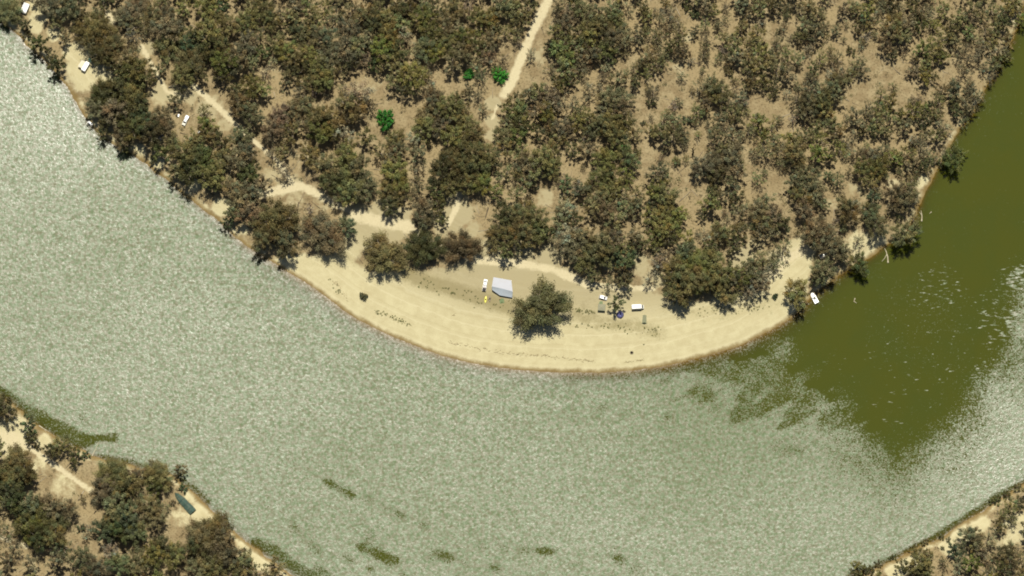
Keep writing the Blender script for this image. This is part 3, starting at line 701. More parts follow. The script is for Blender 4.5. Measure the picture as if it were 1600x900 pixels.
for key, (R, fl, nc, lf, per, nvar) in SPEC.items():
    for v in range(nvar):
        sd = hash(key) % 7 if False else len(key) * 100 + v * 13
        V, F, T, C = make_crown(sd, R, fl, nc, lf, per)
        zc = R * HREL[key]
        V = V + (0, 0, zc)
        V[:, 2] = np.maximum(V[:, 2], .25)
        tm = make_trunk(sd, R, zc, C, nlimb=max(6, nc // 3), thick=.03 if key == 'shrub' else .045)
        tv = np.array(tm.v)
        PROTO[key].append({'R': R, 'zc': zc, 'V': V, 'F': F, 'T': T, 'tv': tv, 'tf': tm.f, 'crown': None, 'trunk': None})

def proto_meshes(key, v):
    p = PROTO[key][v]
    if p['crown'] is None:
        p['crown'] = np_mesh('crown', p['V'], p['F'], [LEAF], tints=p['T'])
        me = bpy.data.meshes.new('trunk'); me.from_pydata([tuple(a) for a in p['tv']], [], p['tf']); me.materials.append(BARK); me.update()
        p['trunk'] = me
    return p

TREES = []
for ox, oy, sc, txt in TILES:
    for it in txt.replace('\n', '').split(';'):
        x, y, r, c = it.split()
        if ox + float(x) / sc > 1000 and oy + float(y) / sc < 330: r = float(r) * .90
        if ox + float(x) / sc < 1000 and oy + float(y) / sc < 230: r = float(r) * 1.10
        TREES.append([ox + float(x) / sc, oy + float(y) / sc, float(r) / sc * (1.04 if float(r) / sc < 24 else .98), c])
BUSHES = [(780, 117, 11.5, 'G', 'bright green bush touching the left edge of the dirt track'), (733, 116, 8.5, 'G', 'small bright green bush just left of the larger one beside the dirt track'),
          (603, 187, 15, 'G', 'largest bright green bush, in the woodland well left of the track'), (568, 463, 6, 'g', 'lone small dark green bush on the open sand near the water'),
          (1211, 463, 4.5, 'T', 'small dark teal bush left of the round tree at the right end of the beach')]
MARGIN = []
for gy_ in (-52, -34, -13, 911, 932):
    for gx_ in range(-60, 1680, 24):
        MARGIN.append([gx_ + RN.uniform(-9, 9), gy_ + RN.uniform(-5, 5), RN.uniform(13, 19), 'oodbgy'[RN.randint(6)]])
for gy_ in range(0, 900, 24):
    for gx_ in (-34, -14, 1614, 1634):
        MARGIN.append([gx_ + RN.uniform(-5, 5), gy_ + RN.uniform(-9, 9), RN.uniform(13, 19), 'oodbgy'[RN.randint(6)]])
MARGIN = [m for m in MARGIN if shore_distance(np.array([P(m[0], m[1])]))[0] > 5 and RN.rand() < .75 and not (835 < m[0] < 895 and m[1] < 0)]

def tree_kind(r, c):
    m = r * MPP
    if c in 'kt' : return 'thin'
    if m < 3.1: return 'shrub'
    if m < 6.0 and c in 'bgoy' and RN.rand() < {'b': .6, 'g': .6, 'o': .35, 'y': .3}[c]: return 'airy'
    return 'small' if m < 5.0 else 'mid' if m < 8.2 else 'large'

def tree_place(x, y, r, kind, p):
    """base point under a crown seen at a pixel"""
    s = r * MPP / p['R']
    z0 = 2.4
    for _ in range(2):
        bx, by = P(x, y, z0 + p['zc'] * s)
        z0 = ground_z(bx, by)
    return (bx, by, max(z0, -.8) - .05), s

def tree_colour(c):
    b = np.array(LEAFCOL[c]) * RN.uniform(.74, 1.34)
    b = b * (1 + RN.normal(0, .06, 3))
    return np.clip(b, .004, .3)

LANDMARKS = [('the caravan in the top left corner', 38, 14), ('the white caravan with the cream awning', 131, 103), ('the white ute among the trees', 290, 188), ('the short diagonal track', 336, 165),
             ('the largest bright green bush', 603, 187), ('the bright green bush beside the track', 780, 117), ('the top end of the dirt track', 860, 2), ('the silver marquee', 785, 450), ('the lone beach tree', 845, 480),
             ('the blue dome tent', 968, 492), ('the white motorhome', 996, 480), ('the moored white boat', 1272, 466), ('the forked log in the water', 1383, 403), ('the shadow-black dead trunk', 1081, 226),
             ('the teal covered boat', 288, 785), ('the round sandy clearing', 15, 688), ('the top right corner', 1600, 0), ('the bottom right corner', 1600, 900),
             ('the bottom left corner', 0, 900), ('the small beach bush', 568, 463), ('the pale caravan by the right bank', 1286, 399), ('the top edge midway to the track', 430, 0),
             ('the top edge midway right of the track', 1230, 0), ('the bleached log at the right bank', 1440, 338)]
DIRS = ['right of', 'above right of', 'above', 'above left of', 'left of', 'below left of', 'below', 'below right of']
ORD = ['nearest', 'second nearest', 'third nearest', 'fourth nearest', 'fifth nearest', 'sixth nearest', 'seventh nearest', 'eighth nearest', 'ninth nearest', 'tenth nearest', 'eleventh nearest', 'twelfth nearest']
HAND = {(845, 480): 'big round lone gum tree on the sand beside the silver marquee', (505, 365): 'large brown-crowned gum tree at the left end of the beach', (600, 397): 'olive gum tree standing forward on the beach below the sandy track',
        (431, 342): 'large olive gum tree on the bank where the beach begins at left', (662, 385): 'dark gum tree at the back of the beach, right of the forward olive one',
        (722, 385): 'thin brown gum tree at the back of the beach left of the silver marquee', (963, 473): 'dark tree between the white car and the motorhome, above the blue tent',
        (1245, 457): 'round olive tree at the right end of the beach beside the moored boat', (1415, 365): 'gum tree leaning over the water with a black shadow, above the forked log',
        (1487, 250): 'yellowish gum tree hanging far out over the river on the right bank', (542, 355): 'small blue-green tree against the right side of the brown-crowned gum'}

def label_trees(ts):
    buck = {}
    for t in ts:
        x, y, r, c, kind = t[:5]
        h = [l for (hx, hy), l in HAND.items() if abs(hx - x) < 5 and abs(hy - y) < 6 and r > 13]
        if h: t.append(h[0]); continue
        nm, lx, ly = min(LANDMARKS, key=lambda l: (l[1] - x) ** 2 + (l[2] - y) ** 2)
        a = math.atan2(-(y - ly), x - lx)
        dr = DIRS[int(round(a / (math.pi / 4))) % 8]
        sz = {'large': 'big ', 'mid': '', 'small': 'small ', 'airy': 'airy ', 'thin': '', 'shrub': ''}[kind]
        key = f"{sz}{COLNAME[c]} {'shrub' if kind == 'shrub' else 'gum tree'}|{dr} {nm}"
        buck.setdefault(key, []).append((math.hypot(x - lx, y - ly), t))
    for key, l in buck.items():
        l.sort(key=lambda e: e[0])
        a, b = key.split('|')
        for i, (_, t) in enumerate(l):
            t.append(f'{ORD[i]} {a} {b}' if len(l) > 1 else f'only {a} {b}')

allt = [[*t, tree_kind(t[2], t[3])] for t in TREES]
shr = [t for t in allt if t[4] == 'shrub']
gum = sorted([t for t in allt if t[4] != 'shrub'], key=lambda t: -t[2])
single, rest = gum[:300], gum[300:]
label_trees(single)
label_trees(shr)

def plant(x, y, r, c, kind, label, name, cat, group):
    v = RN.randint(len(PROTO[kind]))
    p = proto_meshes(kind, v)
    loc, s = tree_place(x, y, r, kind, p)
    root = empty(name, loc, RN.uniform(0, 6.283))
    sz = RN.uniform(.9, 1.1)
    root.scale = (s, s, s * sz)
    if abs(x - 845) < 2 and abs(y - 479.5) < 3:
        root.scale = (s * 1.08, s * .95, s * .80); root.rotation_euler.z = 0.0
    tag(root, label, cat, group)
    col = tree_colour(c)
    cr = bpy.data.objects.new('crown', p['crown']); cr.color = (*col, 1); link(cr, root)
    tr = bpy.data.objects.new('trunk', p['trunk']); link(tr, root)
    return root

for x, y, r, c, kind, lab in single:
    plant(x, y, r, c, kind, lab, 'gum_tree', 'tree', 'gum trees of the riverside woodland')
for x, y, r, c, kind, lab in shr:
    plant(x, y, r, c, kind, lab, 'shrub', 'shrub', 'shrubs of the riverside woodland')
for x, y, r, c, lab in BUSHES:
    plant(x, y, r * 1.15, c, 'leafy', lab, 'bush', 'bush', 'green bushes')

CAMP = [(39, 14), (134, 105), (142, 95), (290, 189), (279, 181), (311, 207), (758, 446), (785, 450), (942, 465), (968, 492), (996, 480), (1007, 499), (1286, 400), (288, 785)]
FILL = []
while len(FILL) < 440:
    q = np.array([[RN.uniform(-262, 262) if len(FILL) < 240 else RN.uniform(20, 240), RN.uniform(-145, 148) if len(FILL) < 240 else RN.uniform(15, 148)]])
    if lookup('d', q)[0] < 5 or lookup('sand', q)[0] > .35 or lookup('track', q)[0] > .2: continue
    x = q[0, 0] / MPP + 800; y = 450 - q[0, 1] * CT / MPP
    if min(math.hypot(x - a, y + 12 - b) for a, b in CAMP) < 26: continue
    FILL.append([x, y, RN.uniform(6.0, 10.0), 'bgtobgok'[RN.randint(8)], 'airy' if RN.rand() < .6 else 'thin'])

# the smaller trees beyond the 300 largest: one joined mass
def joined_trees(lst):
    VV, FF, TT, MI, off = [], [], [], [], 0
    for x, y, r, c, kind in lst:
        kind = {'small': 'mass', 'mid': 'mass', 'airy': 'mass_airy', 'thin': 'mass_airy'}[kind]
        p = PROTO[kind][RN.randint(len(PROTO[kind]))]
        loc, s = tree_place(x, y, r * 1.07, kind, p)
        a = RN.uniform(0, 6.283); ca, sa = math.cos(a), math.sin(a)
        M = np.array([[ca, -sa, 0], [sa, ca, 0], [0, 0, 1]]) * s
        col = tree_colour(c)
        tq = np.array([f if len(f) == 4 else None for f in p['tf'] if len(f) == 4])
        for vv, ff, tt, mi in ((p['V'], p['F'], p['T'] * col, 0), (p['tv'], tq, np.ones((len(p['tv']), 3)), 1)):
            VV.append(vv @ M.T + loc); FF.append(ff + off); TT.append(tt); MI.append(np.full(len(ff), mi)); off += len(vv)
    me = np_mesh('woodland', np.concatenate(VV), np.concatenate(FF), [LEAF, BARK], tints=np.concatenate(TT), matidx=np.concatenate(MI))
    o = bpy.data.objects.new('woodland', me); o.color = (1, 1, 1, 1); link(o)
    tag(o, 'smaller gum saplings massed in the gaps between the larger crowns', 'woodland', None, 'stuff')
joined_trees(rest + FILL + [[*t, tree_kind(t[2], t[3])] for t in MARGIN])

def undergrowth():
    """low shrubs, saplings and dead twigs on the forest floor: too many to count"""
    r = np.random.RandomState(77)
    n = 8500
    q = np.stack([r.uniform(-280, 280, n), r.uniform(-165, 168, n)], 1)
    keep = (lookup('d', q) > 3.5) & (lookup('sand', q) < .42) & (lookup('track', q) < .25)
    patch = wob(q, .09, 31) + .6 * wob(q, .3, 32)
    keep &= patch > r.uniform(-1.4, .9, n)
    q = q[keep]
    herb = []                                            # green tufts on the sand
    for pts, m_ in (([(588, 486), (612, 496), (642, 508)], 46), ([(512, 438), (535, 460)], 14), ([(895, 485), (930, 490)], 40), ([(1090, 485), (1190, 478)], 60), ([(650, 440), (800, 485)], 60), ([(900, 505), (1030, 522)], 50)):
        for _ in range(m_):
            i = r.randint(len(pts) - 1); u = r.rand(); sp = 3 if m_ < 50 else 9
            herb.append(P(pts[i][0] + (pts[i + 1][0] - pts[i][0]) * u + r.normal(0, sp), pts[i][1] + (pts[i + 1][1] - pts[i][1]) * u + r.normal(0, sp * .6)))
    nh = len(herb); q = np.concatenate([q, np.array(herb)])
    z = lookup('z', q); n = len(q)
    R = r.uniform(.35, 1.5, n) * np.where(r.rand(n) < .15, 1.6, 1.0)
    R[-nh:] *= .45
    k = 26
    d = r.normal(size=(n, k, 3)); d /= np.linalg.norm(d, axis=2)[..., None]; d[..., 2] = np.abs(d[..., 2])
    p = d * (r.uniform(0, 1, (n, k, 1)) ** .5) * R[:, None, None] * (1, 1, 1.1)
    p += np.stack([q[:, 0], q[:, 1], z + .05], 1)[:, None]
    p = p.reshape(-1, 3); dd = d.reshape(-1, 3); m = len(p)
    nr = dd * .6 + r.normal(size=(m, 3)) * .6 + (0, 0, .4); nr /= np.linalg.norm(nr, axis=1)[:, None]
    t = np.cross(nr, r.normal(size=(m, 3))); t /= np.linalg.norm(t, axis=1)[:, None]; b = np.cross(nr, t)
    L = np.repeat(.10 + .13 * R, k)[:, None] * r.uniform(.6, 1.3, (m, 1)); W = L * r.uniform(.3, .7, (m, 1))
    V = np.stack([p - t * L, p - b * W, p + t * L, p + b * W], 1).reshape(-1, 3)
    pal = np.array([(.15, .135, .055), (.19, .155, .075), (.24, .19, .10), (.12, .12, .05), (.10, .115, .055), (.09, .07, .04)])
    col = pal[r.randint(0, len(pal), n)] * r.uniform(.7, 1.25, (n, 1))
    col[-nh:] = np.array((.17, .175, .065)) * r.uniform(.8, 1.3, (nh, 1))
    T = np.repeat(np.repeat(col, k, 0) * r.uniform(.75, 1.25, (m, 1)), 4, 0)
    me = np_mesh('undergrowth', V, np.arange(len(V)).reshape(-1, 4), [LEAF], tints=T)
    o = bpy.data.objects.new('undergrowth', me); o.color = (1, 1, 1, 1); link(o)
    tag(o, 'low scrub and tufts scattered over the forest floor and sand', 'undergrowth', None, 'stuff')
undergrowth()

def fallen_branches():
    r = np.random.RandomState(91)
    n = 2600
    q = np.stack([r.uniform(-275, 275, n), r.uniform(-160, 165, n)], 1)
    q = q[(lookup('d', q) > 4) & (lookup('sand', q) < .5) & (lookup('track', q) < .2)]
    n = len(q); z = lookup('z', q) + .12
    L = r.uniform(.6, 3.2, n) * np.where(r.rand(n) < .12, 1.7, 1); R = .035 + .045 * L * r.uniform(.6, 1.2, n); a = r.uniform(0, 6.283, n)
    dv = np.stack([np.cos(a), np.sin(a), r.normal(0, .05, n)], 1); sd = np.stack([-np.sin(a), np.cos(a), 0 * a], 1); up = np.array([0, 0, 1.0])
    c = np.stack([q[:, 0], q[:, 1], z], 1)
    ring = []
    for e, k in ((-1, 1.0), (1, .45)):
        for u, w in ((1, 0), (0, 1), (-1, 0), (0, -1)):
            ring.append(c + dv * (e * L)[:, None] + sd * (u * R * k)[:, None] + up * (w * R * k)[:, None])
    V = np.stack(ring, 1).reshape(-1, 3)
    f = np.array([(0, 1, 5, 4), (1, 2, 6, 5), (2, 3, 7, 6), (3, 0, 4, 7), (0, 3, 2, 1), (4, 5, 6, 7)])
    F = (np.arange(n)[:, None, None] * 8 + f[None]).reshape(-1, 4)
    pal = np.array([(.34, .29, .21), (.24, .19, .13), (.10, .08, .06), (.45, .40, .30)])
    T = np.repeat(pal[r.randint(0, 4, n)] * r.uniform(.8, 1.2, (n, 1)), 8, 0)
    me = np_mesh('fallen_branches', V, F, [LEAF], tints=T)
    o = bpy.data.objects.new('fallen_branches', me); o.color = (1, 1, 1, 1); link(o)
    tag(o, 'dead sticks and fallen branches strewn over the forest floor', 'branches', None, 'stuff')
fallen_branches()
print('TREES', len(single), len(rest), len(shr), len(MARGIN))

# ------------------------------------------------------------------ camp things on the beach and along the banks
WHITE = paint('white_paint', (.78, .78, .75), .35, dirt=.08)
CREAM = paint('cream_canvas', (.66, .60, .44), .8, dirt=.15)
GLASS = paint('dark_glass', (.015, .018, .02), .08, dirt=.0)
RUBBER = paint('black_rubber', (.02, .02, .02), .8)
STEEL = paint('steel', (.45, .45, .44), .35, metal=.9)
REDL = paint('red_lens', (.45, .02, .015), .25, dirt=0)
SILVER = paint('silver_tarp', (.43, .44, .47), .6, dirt=.12, scale=.5)
BLUE = paint('navy_nylon', (.035, .045, .16), .5, dirt=.05)
PERI = paint('periwinkle_nylon', (.15, .15, .36), .5, dirt=.1)
TEAL = paint('teal_canvas', (.034, .074, .054), .75, dirt=.25, scale=.7)
GREYG = paint('grey_green_canvas', (.26, .25, .16), .8, dirt=.2)
DGREEN = paint('dark_green_canvas', (.05, .085, .05), .8)
PGREEN = paint('pale_green_canvas', (.30, .31, .19), .8)
MATG = paint('green_mat', (.14, .20, .09), .9, dirt=.3)
YELLOW = paint('yellow_plastic', (.80, .74, .05), .4, dirt=.05)
BROWNP = paint('brown_plastic', (.20, .14, .10), .5)
DARK = paint('dark_liner', (.03, .028, .026), .8)
PINKG = paint('pinkish_grey', (.42, .36, .33), .6)
ALU = paint('pale_aluminium', (.62, .63, .60), .4, metal=.3)
BEIGE = paint('beige_paint', (.50, .47, .37), .5, dirt=.3, scale=1.0)
STONE = bark_material('hearth_stone', (.16, .14, .11), (.28, .25, .20))

def ang(x0, y0, x1, y1):
    a, b = P(x0, y0), P(x1, y1)
    return math.atan2(b[1] - a[1], b[0] - a[0])

def at(px, py, rz=0, name='thing', z=None):
    x, y = P(px, py, 2.0)
    zz = ground_z(x, y)
    x, y = P(px, py, zz)
    return empty(name, (x, y, ground_z(x, y) if z is None else z), rz)

def wheel(parent, x, y, r=.34, w=.22):
    t = MB().disc_y((x, y, r), r, w).build('wheel', RUBBER, parent)
    MB().disc_y((x, y * 1.01, r), r * .58, w * 1.08, 10).build('rim', STEEL, t)
    return t

def ute(root, L=5.2, W=1.85, tray=DARK, hood=WHITE, canopy=None):
    """utility truck: bonnet towards +x"""
    h = L / 2; w = W / 2
    MB().body([(h - .08, w * .80, .45, .80), (h - .35, w * .95, .38, .95), (h - 1.25, w, .36, 1.08), (h - 1.30, w, .36, 1.10), (-h + .1, w, .40, 1.02), (-h, w * .96, .45, .98)], .14).build('body', hood, root)
    cab = MB().body([(h - 1.20, w * .90, 1.04, 1.12), (h - 1.95, w * .80, 1.06, 1.76), (h - 3.0, w * .80, 1.06, 1.80), (h - 3.35, w * .86, 1.04, 1.14)], .10).build('cab', WHITE, root)
    MB().loft([[(h - 1.26, -w * .74, 1.16), (h - 1.26, w * .74, 1.16), (h - 1.22, w * .74, 1.17), (h - 1.22, -w * .74, 1.17)], [(h - 1.88, -w * .66, 1.74), (h - 1.88, w * .66, 1.74), (h - 1.84, w * .66, 1.77), (h - 1.84, -w * .66, 1.77)]]).build('windscreen', GLASS, cab)
    for s in (-1, 1):
        MB().box((h - 2.35, s * w * .835, 1.40), (1.15, .03, .40)).build('side_window', GLASS, cab)
        MB().box((h - .16, s * w * .62, .78), (.16, .34, .16)).build('headlight', ALU, root)
        MB().box((-h - .01, s * w * .82, .80), (.06, .18, .28)).build('tail_light', REDL, root)
        MB().box((h - 1.45, s * (w + .12), 1.15), (.12, .22, .16)).build('mirror', hood, root)
        for x in (h - .95, -h + 1.15): wheel(root, x, s * (w - .10))
    if canopy:
        MB().body([(h - 3.42, w * .96, 1.0, 1.78), (-h + .05, w * .94, 1.0, 1.72)], .12).build('canopy', canopy, root, .02)
    else:
        MB().box((-h + .92, 0, 1.05), (1.62, W * .86, .06)).build('tray', tray, root)
        MB().box((h - 3.52, 0, 1.45), (.06, W * .9, .75)).build('headboard', STEEL, root)
    MB().box((h, 0, .55), (.16, W * .86, .22)).build('bumper', DARK, root)

def wagon(root, L=4.5, W=1.8, col=WHITE):
    h = L / 2; w = W / 2
    MB().body([(h - .05, w * .80, .42, .78), (h - .4, w * .95, .36, .92), (h - 1.15, w, .35, 1.0), (-h + .12, w, .38, 1.02), (-h, w * .93, .45, .95)], .14).build('body', col, root)
    cab = MB().body([(h - 1.10, w * .88, .98, 1.06), (h - 1.85, w * .78, 1.0, 1.62), (-h + .55, w * .78, 1.0, 1.66), (-h + .12, w * .84, .98, 1.06)], .1).build('cabin', col, root)
    MB().loft([[(h - 1.12, -w * .72, 1.10), (h - 1.12, w * .72, 1.10), (h - 1.08, w * .72, 1.11), (h - 1.08, -w * .72, 1.11)], [(h - 1.76, -w * .64, 1.60), (h - 1.76, w * .64, 1.60), (h - 1.72, w * .64, 1.63), (h - 1.72, -w * .64, 1.63)]]).build('windscreen', GLASS, cab)
    MB().loft([[(-h + .16, -w * .70, 1.10), (-h + .16, w * .70, 1.10), (-h + .12, w * .70, 1.11), (-h + .12, -w * .70, 1.11)], [(-h + .50, -w * .64, 1.62), (-h + .50, w * .64, 1.62), (-h + .46, w * .64, 1.65), (-h + .46, -w * .64, 1.65)]]).build('rear_window', GLASS, cab)
    MB().box((h - .55, 0, 1.005), (.85, W * .78, .03)).build('bonnet', paint('dark_bonnet', (.05, .06, .07), .3, dirt=.05), root)
    for s in (-1, 1):
        MB().box((-.15, s * w * .83, 1.32), (1.9, .03, .36)).build('side_window', GLASS, cab)
        MB().box((-.15, s * w * .62, 1.70), (1.7, .05, .05)).build('roof_rail', STEEL, cab)
        MB().box((h - .16, s * w * .62, .74), (.14, .34, .15)).build('headlight', ALU, root)
        MB().box((-h - .0, s * w * .78, .82), (.06, .16, .26)).build('tail_light', REDL, root)
        for x in (h - .85, -h + .85): wheel(root, x, s * (w - .10))

def caravan(root, L=5.6, W=2.35, H=2.55, col=WHITE, awning=None, aw=2.2):
    h = L / 2; w = W / 2
    b = MB().body([(h, w * .94, .70, H - .55), (h - .45, w, .45, H - .10), (-h + .3, w, .45, H), (-h, w * .95, .60, H - .2)], .22).build('body', col, root)
    MB().box((.35, 0, H + .02), (.75, .75, .12), top=.8).build('roof_hatch', ALU, b)
    MB().box((-L * .28, 0, H + .04), (.6, .6, .20), top=.75).build('air_conditioner', col, b)
    for s in (-1, 1):
        MB().box((L * .18, s * (w + .005), 1.65), (1.0, .03, .55)).build('window', GLASS, b)
        wheel(root, -.35, s * (w - .14), .33)
    MB().box((-L * .22, w + .01, 1.30), (.68, .03, 1.65)).build('door', paint('pale_grey_door', (.6, .6, .58), .5), b)
    MB().tube([(h, .5, .5), (h + 1.1, 0, .5), (h, -.5, .5)], .05).build('drawbar', STEEL, root)
    MB().disc_y((h + .95, 0, .25), .16, .1, 10).build('jockey_wheel', RUBBER, root)
    if awning:
        a = MB().loft([[(-h * .75, w + .02, H - .15), (h * .75, w + .02, H - .15), (h * .75, w + .02, H - .11), (-h * .75, w + .02, H - .11)],
                       [(-h * .75, w + aw, H - .55), (h * .75, w + aw, H - .55), (h * .75, w + aw, H - .51), (-h * .75, w + aw, H - .51)]]).build('awning', awning, root)
        for s in (-1, 1): MB().tube([(s * h * .72, w + aw - .05, 0), (s * h * .72, w + aw - .05, H - .55)], .03).build('awning_pole', STEEL, a)

def motorhome(root):
    L, W, H = 6.3, 2.3, 2.75; h = L / 2; w = W / 2
    b = MB().body([(h - 1.35, w, .45, H - .12), (h - 1.9, w, .42, H), (-h + .2, w, .42, H), (-h, w * .97, .5, H - .15)], .2).build('body', WHITE, root)
    c = MB().body([(h, w * .80, .50, .95), (h - .45, w * .90, .42, 1.20), (h - 1.05, w * .90, .42, 2.0), (h - 1.38, w * .90, .42, 2.15)], .15).build('cab', paint('warm_white_paint', (.74, .73, .64), .35, dirt=.1), root)
    MB().loft([[(h - .46, -w * .74, 1.24), (h - .46, w * .74, 1.24), (h - .42, w * .74, 1.25), (h - .42, -w * .74, 1.25)], [(h - 1.0, -w * .70, 1.93), (h - 1.0, w * .70, 1.93), (h - .96, w * .70, 1.96), (h - .96, -w * .70, 1.96)]]).build('windscreen', GLASS, c)
    MB().box((-.6, 0, H + .03), (.7, .7, .12), top=.8).build('roof_hatch', ALU, b)
    MB().box((-2.2, 0, H + .05), (.7, .6, .18), top=.8).build('air_conditioner', WHITE, b)
    MB().box((.9, .2, H + .03), (1.1, .7, .05)).build('solar_panel', paint('solar_blue', (.02, .03, .07), .2, dirt=.0), b)
    for s in (-1, 1):
        MB().box((-1.2, s * (w + .004), 1.75), (1.2, .03, .55)).build('window', GLASS, b)
        MB().box((h - .06, s * w * .55, .86), (.12, .3, .16)).build('headlight', ALU, c)
        for x in (h - .9, -h + 1.3): wheel(root, x, s * (w - .12), .36)

def boat_hull(mb, L, W, H, nose=.33):
    secs = []
    for t in (0, .25, .5, .67, .82, .93, 1.0):
        x = -L / 2 + L * t
        k = 1.0 if t < 1 - nose else max(.06, math.sqrt(max(0, 1 - ((t - (1 - nose)) / nose) ** 2)))
        w = W / 2 * k; r = H * (1 + .18 * t)
        secs.append([(x, -w, r), (x, -w * .92, r * .45), (x, -w * .35, 0.0 + .2 * H * t * t), (x, w * .35, .2 * H * t * t), (x, w * .92, r * .45), (x, w, r)])
    return mb.loft(secs)

def kayak(root, L, W, col):
    mb = MB(); secs = []
    for t in np.linspace(0, 1, 11):
        k = max(.05, math.sin(math.pi * min(max(t, .02), .98)) ** .6); x = -L / 2 + L * t
        secs.append([(x, W / 2 * k * math.cos(a), .17 + .17 * k * math.sin(a) + .10 * (2 * t - 1) ** 2) for a in np.linspace(0, 2 * math.pi, 10, endpoint=False)])
    mb.loft(secs).build('hull', col, root)
    MB().body([(-.5, W * .27, .30, .36), (.45, W * .22, .30, .355)], .02).build('cockpit', DARK, root)
    MB().box((-.38, 0, .42), (.06, W * .4, .2)).build('seat_back', DARK, root)

# --- left bank, top
r = at(39.5, 14, ang(44, 5, 36, 23), 'caravan'); caravan(r, 5.4, 3.3, 2.6, WHITE)
tag(r, 'short white caravan near the water in the top left corner', 'caravan', 'caravans')
r = at(134, 105, ang(130, 112, 138.5, 98), 'caravan'); caravan(r, 5.4, 2.4, 2.5, WHITE, CREAM, 2.3)
tag(r, 'white caravan with a cream awning on the sandy left bank', 'caravan', 'caravans')
r = at(142, 95.5, ang(138, 93, 146, 99), 'tarpaulin')
MB().loft([[(-1.5, -.8, 1.5), (1.5, -.8, 1.5), (1.5, -.8, 1.53), (-1.5, -.8, 1.53)], [(-1.5, 0, 1.9), (1.5, 0, 1.9), (1.5, 0, 1.93), (-1.5, 0, 1.93)], [(-1.5, .9, 1.4), (1.5, .9, 1.4), (1.5, .9, 1.43), (-1.5, .9, 1.43)]]).build('sheet', TEAL, r)
for sx in (-1.4, 1.4):
    for sy in (-.75, .85): MB().tube([(sx, sy, 0), (sx, sy, 1.42)], .03).build('pole', STEEL, r)
tag(r, 'small dark teal tarpaulin shelter at the upper end of the cream-awning caravan', 'tarpaulin')
r = at(290, 189, ang(293.5, 182, 286.5, 196), 'utility_truck'); ute(r, 5.4, 1.95, hood=paint('cream_white_paint', (.74, .72, .60), .4, dirt=.1), canopy=WHITE)
tag(r, 'white ute with canopy parked among trees left of the short diagonal track', 'ute')

def folding_table(px, py, rz, lab, grp=None, s=1.0):
    r = at(px, py, rz, 'camp_table')
    MB().box((0, 0, .72), (1.5 * s, .8 * s, .04)).build('table_top', WHITE, r, .01)
    for sx in (-.65, .65):
        for sy in (-.32, .32): MB().tube([(sx * s, sy * s, 0), (sx * s * .9, sy * s, .70)], .02, 5).build('leg', STEEL, r)
    tag(r, lab, 'table', grp)
folding_table(279, 181, 1.35, 'small white camp table left of the ute under the trees', 'white camp tables')
folding_table(311.5, 207, .3, 'small white camp table below right of the ute among trees', 'white camp tables', 1.05)
r = at(252, 215, .5, 'tent')
MB().loft([[(-1.6, -1.2, 0), (-1.6, 0, 1.7), (-1.6, 1.2, 0)], [(1.6, -1.2, 0), (1.6, 0, 1.7), (1.6, 1.2, 0)]]).build('canopy', paint('blue_grey_canvas', (.22, .25, .28), .7), r)
MB().loft([[(1.61, -.45, .02), (1.61, 0, 1.25), (1.61, .45, .02)], [(1.64, -.45, .02), (1.64, 0, 1.25), (1.64, .45, .02)]]).build('door_flap', DARK, r)
tag(r, 'blue-grey ridge tent half hidden under bank trees left of the ute', 'tent')
x, y = P(141, 193); r = empty('dinghy', (x, y, .12), ang(136, 188, 147, 196))
boat_hull(MB(), 2.9, 1.3, .45).build('hull', WHITE, r)
MB().box((-.1, 0, .47), (2.0, .86, .04)).build('floor', ALU, r)
for q in (-.7, .35): MB().box((q, 0, .54), (.26, 1.1, .04)).build('thwart', WHITE, r)
tag(r, 'tiny white dinghy nosed under the trees at the left river bank', 'dinghy')

# --- beach camp
r = at(757.7, 446, ang(756, 457, 759.8, 435), 'utility_truck'); ute(r, 6.4, 2.0, tray=DARK)
MB().box((-1.35, 0, 1.32), (.9, 1.5, .5), top=.85).build('load', PINKG, r)
MB().box((-2.55, 0, 1.28), (1.1, 1.6, .42), top=.9).build('load', DARK, r)
tag(r, 'long white ute with dark loaded tray beside the silver marquee', 'ute')
r = at(758.8, 468, ang(758, 474, 759.5, 462.5), 'kayak'); kayak(r, 3.6, 1.15, YELLOW)
tag(r, 'yellow kayak lying on the sand below the ute', 'kayak')
r = at(765.3, 467, ang(765, 473, 765.8, 462), 'kayak'); kayak(r, 3.2, .95, BROWNP)
tag(r, 'dull brown kayak on the sand right of the yellow one', 'kayak')

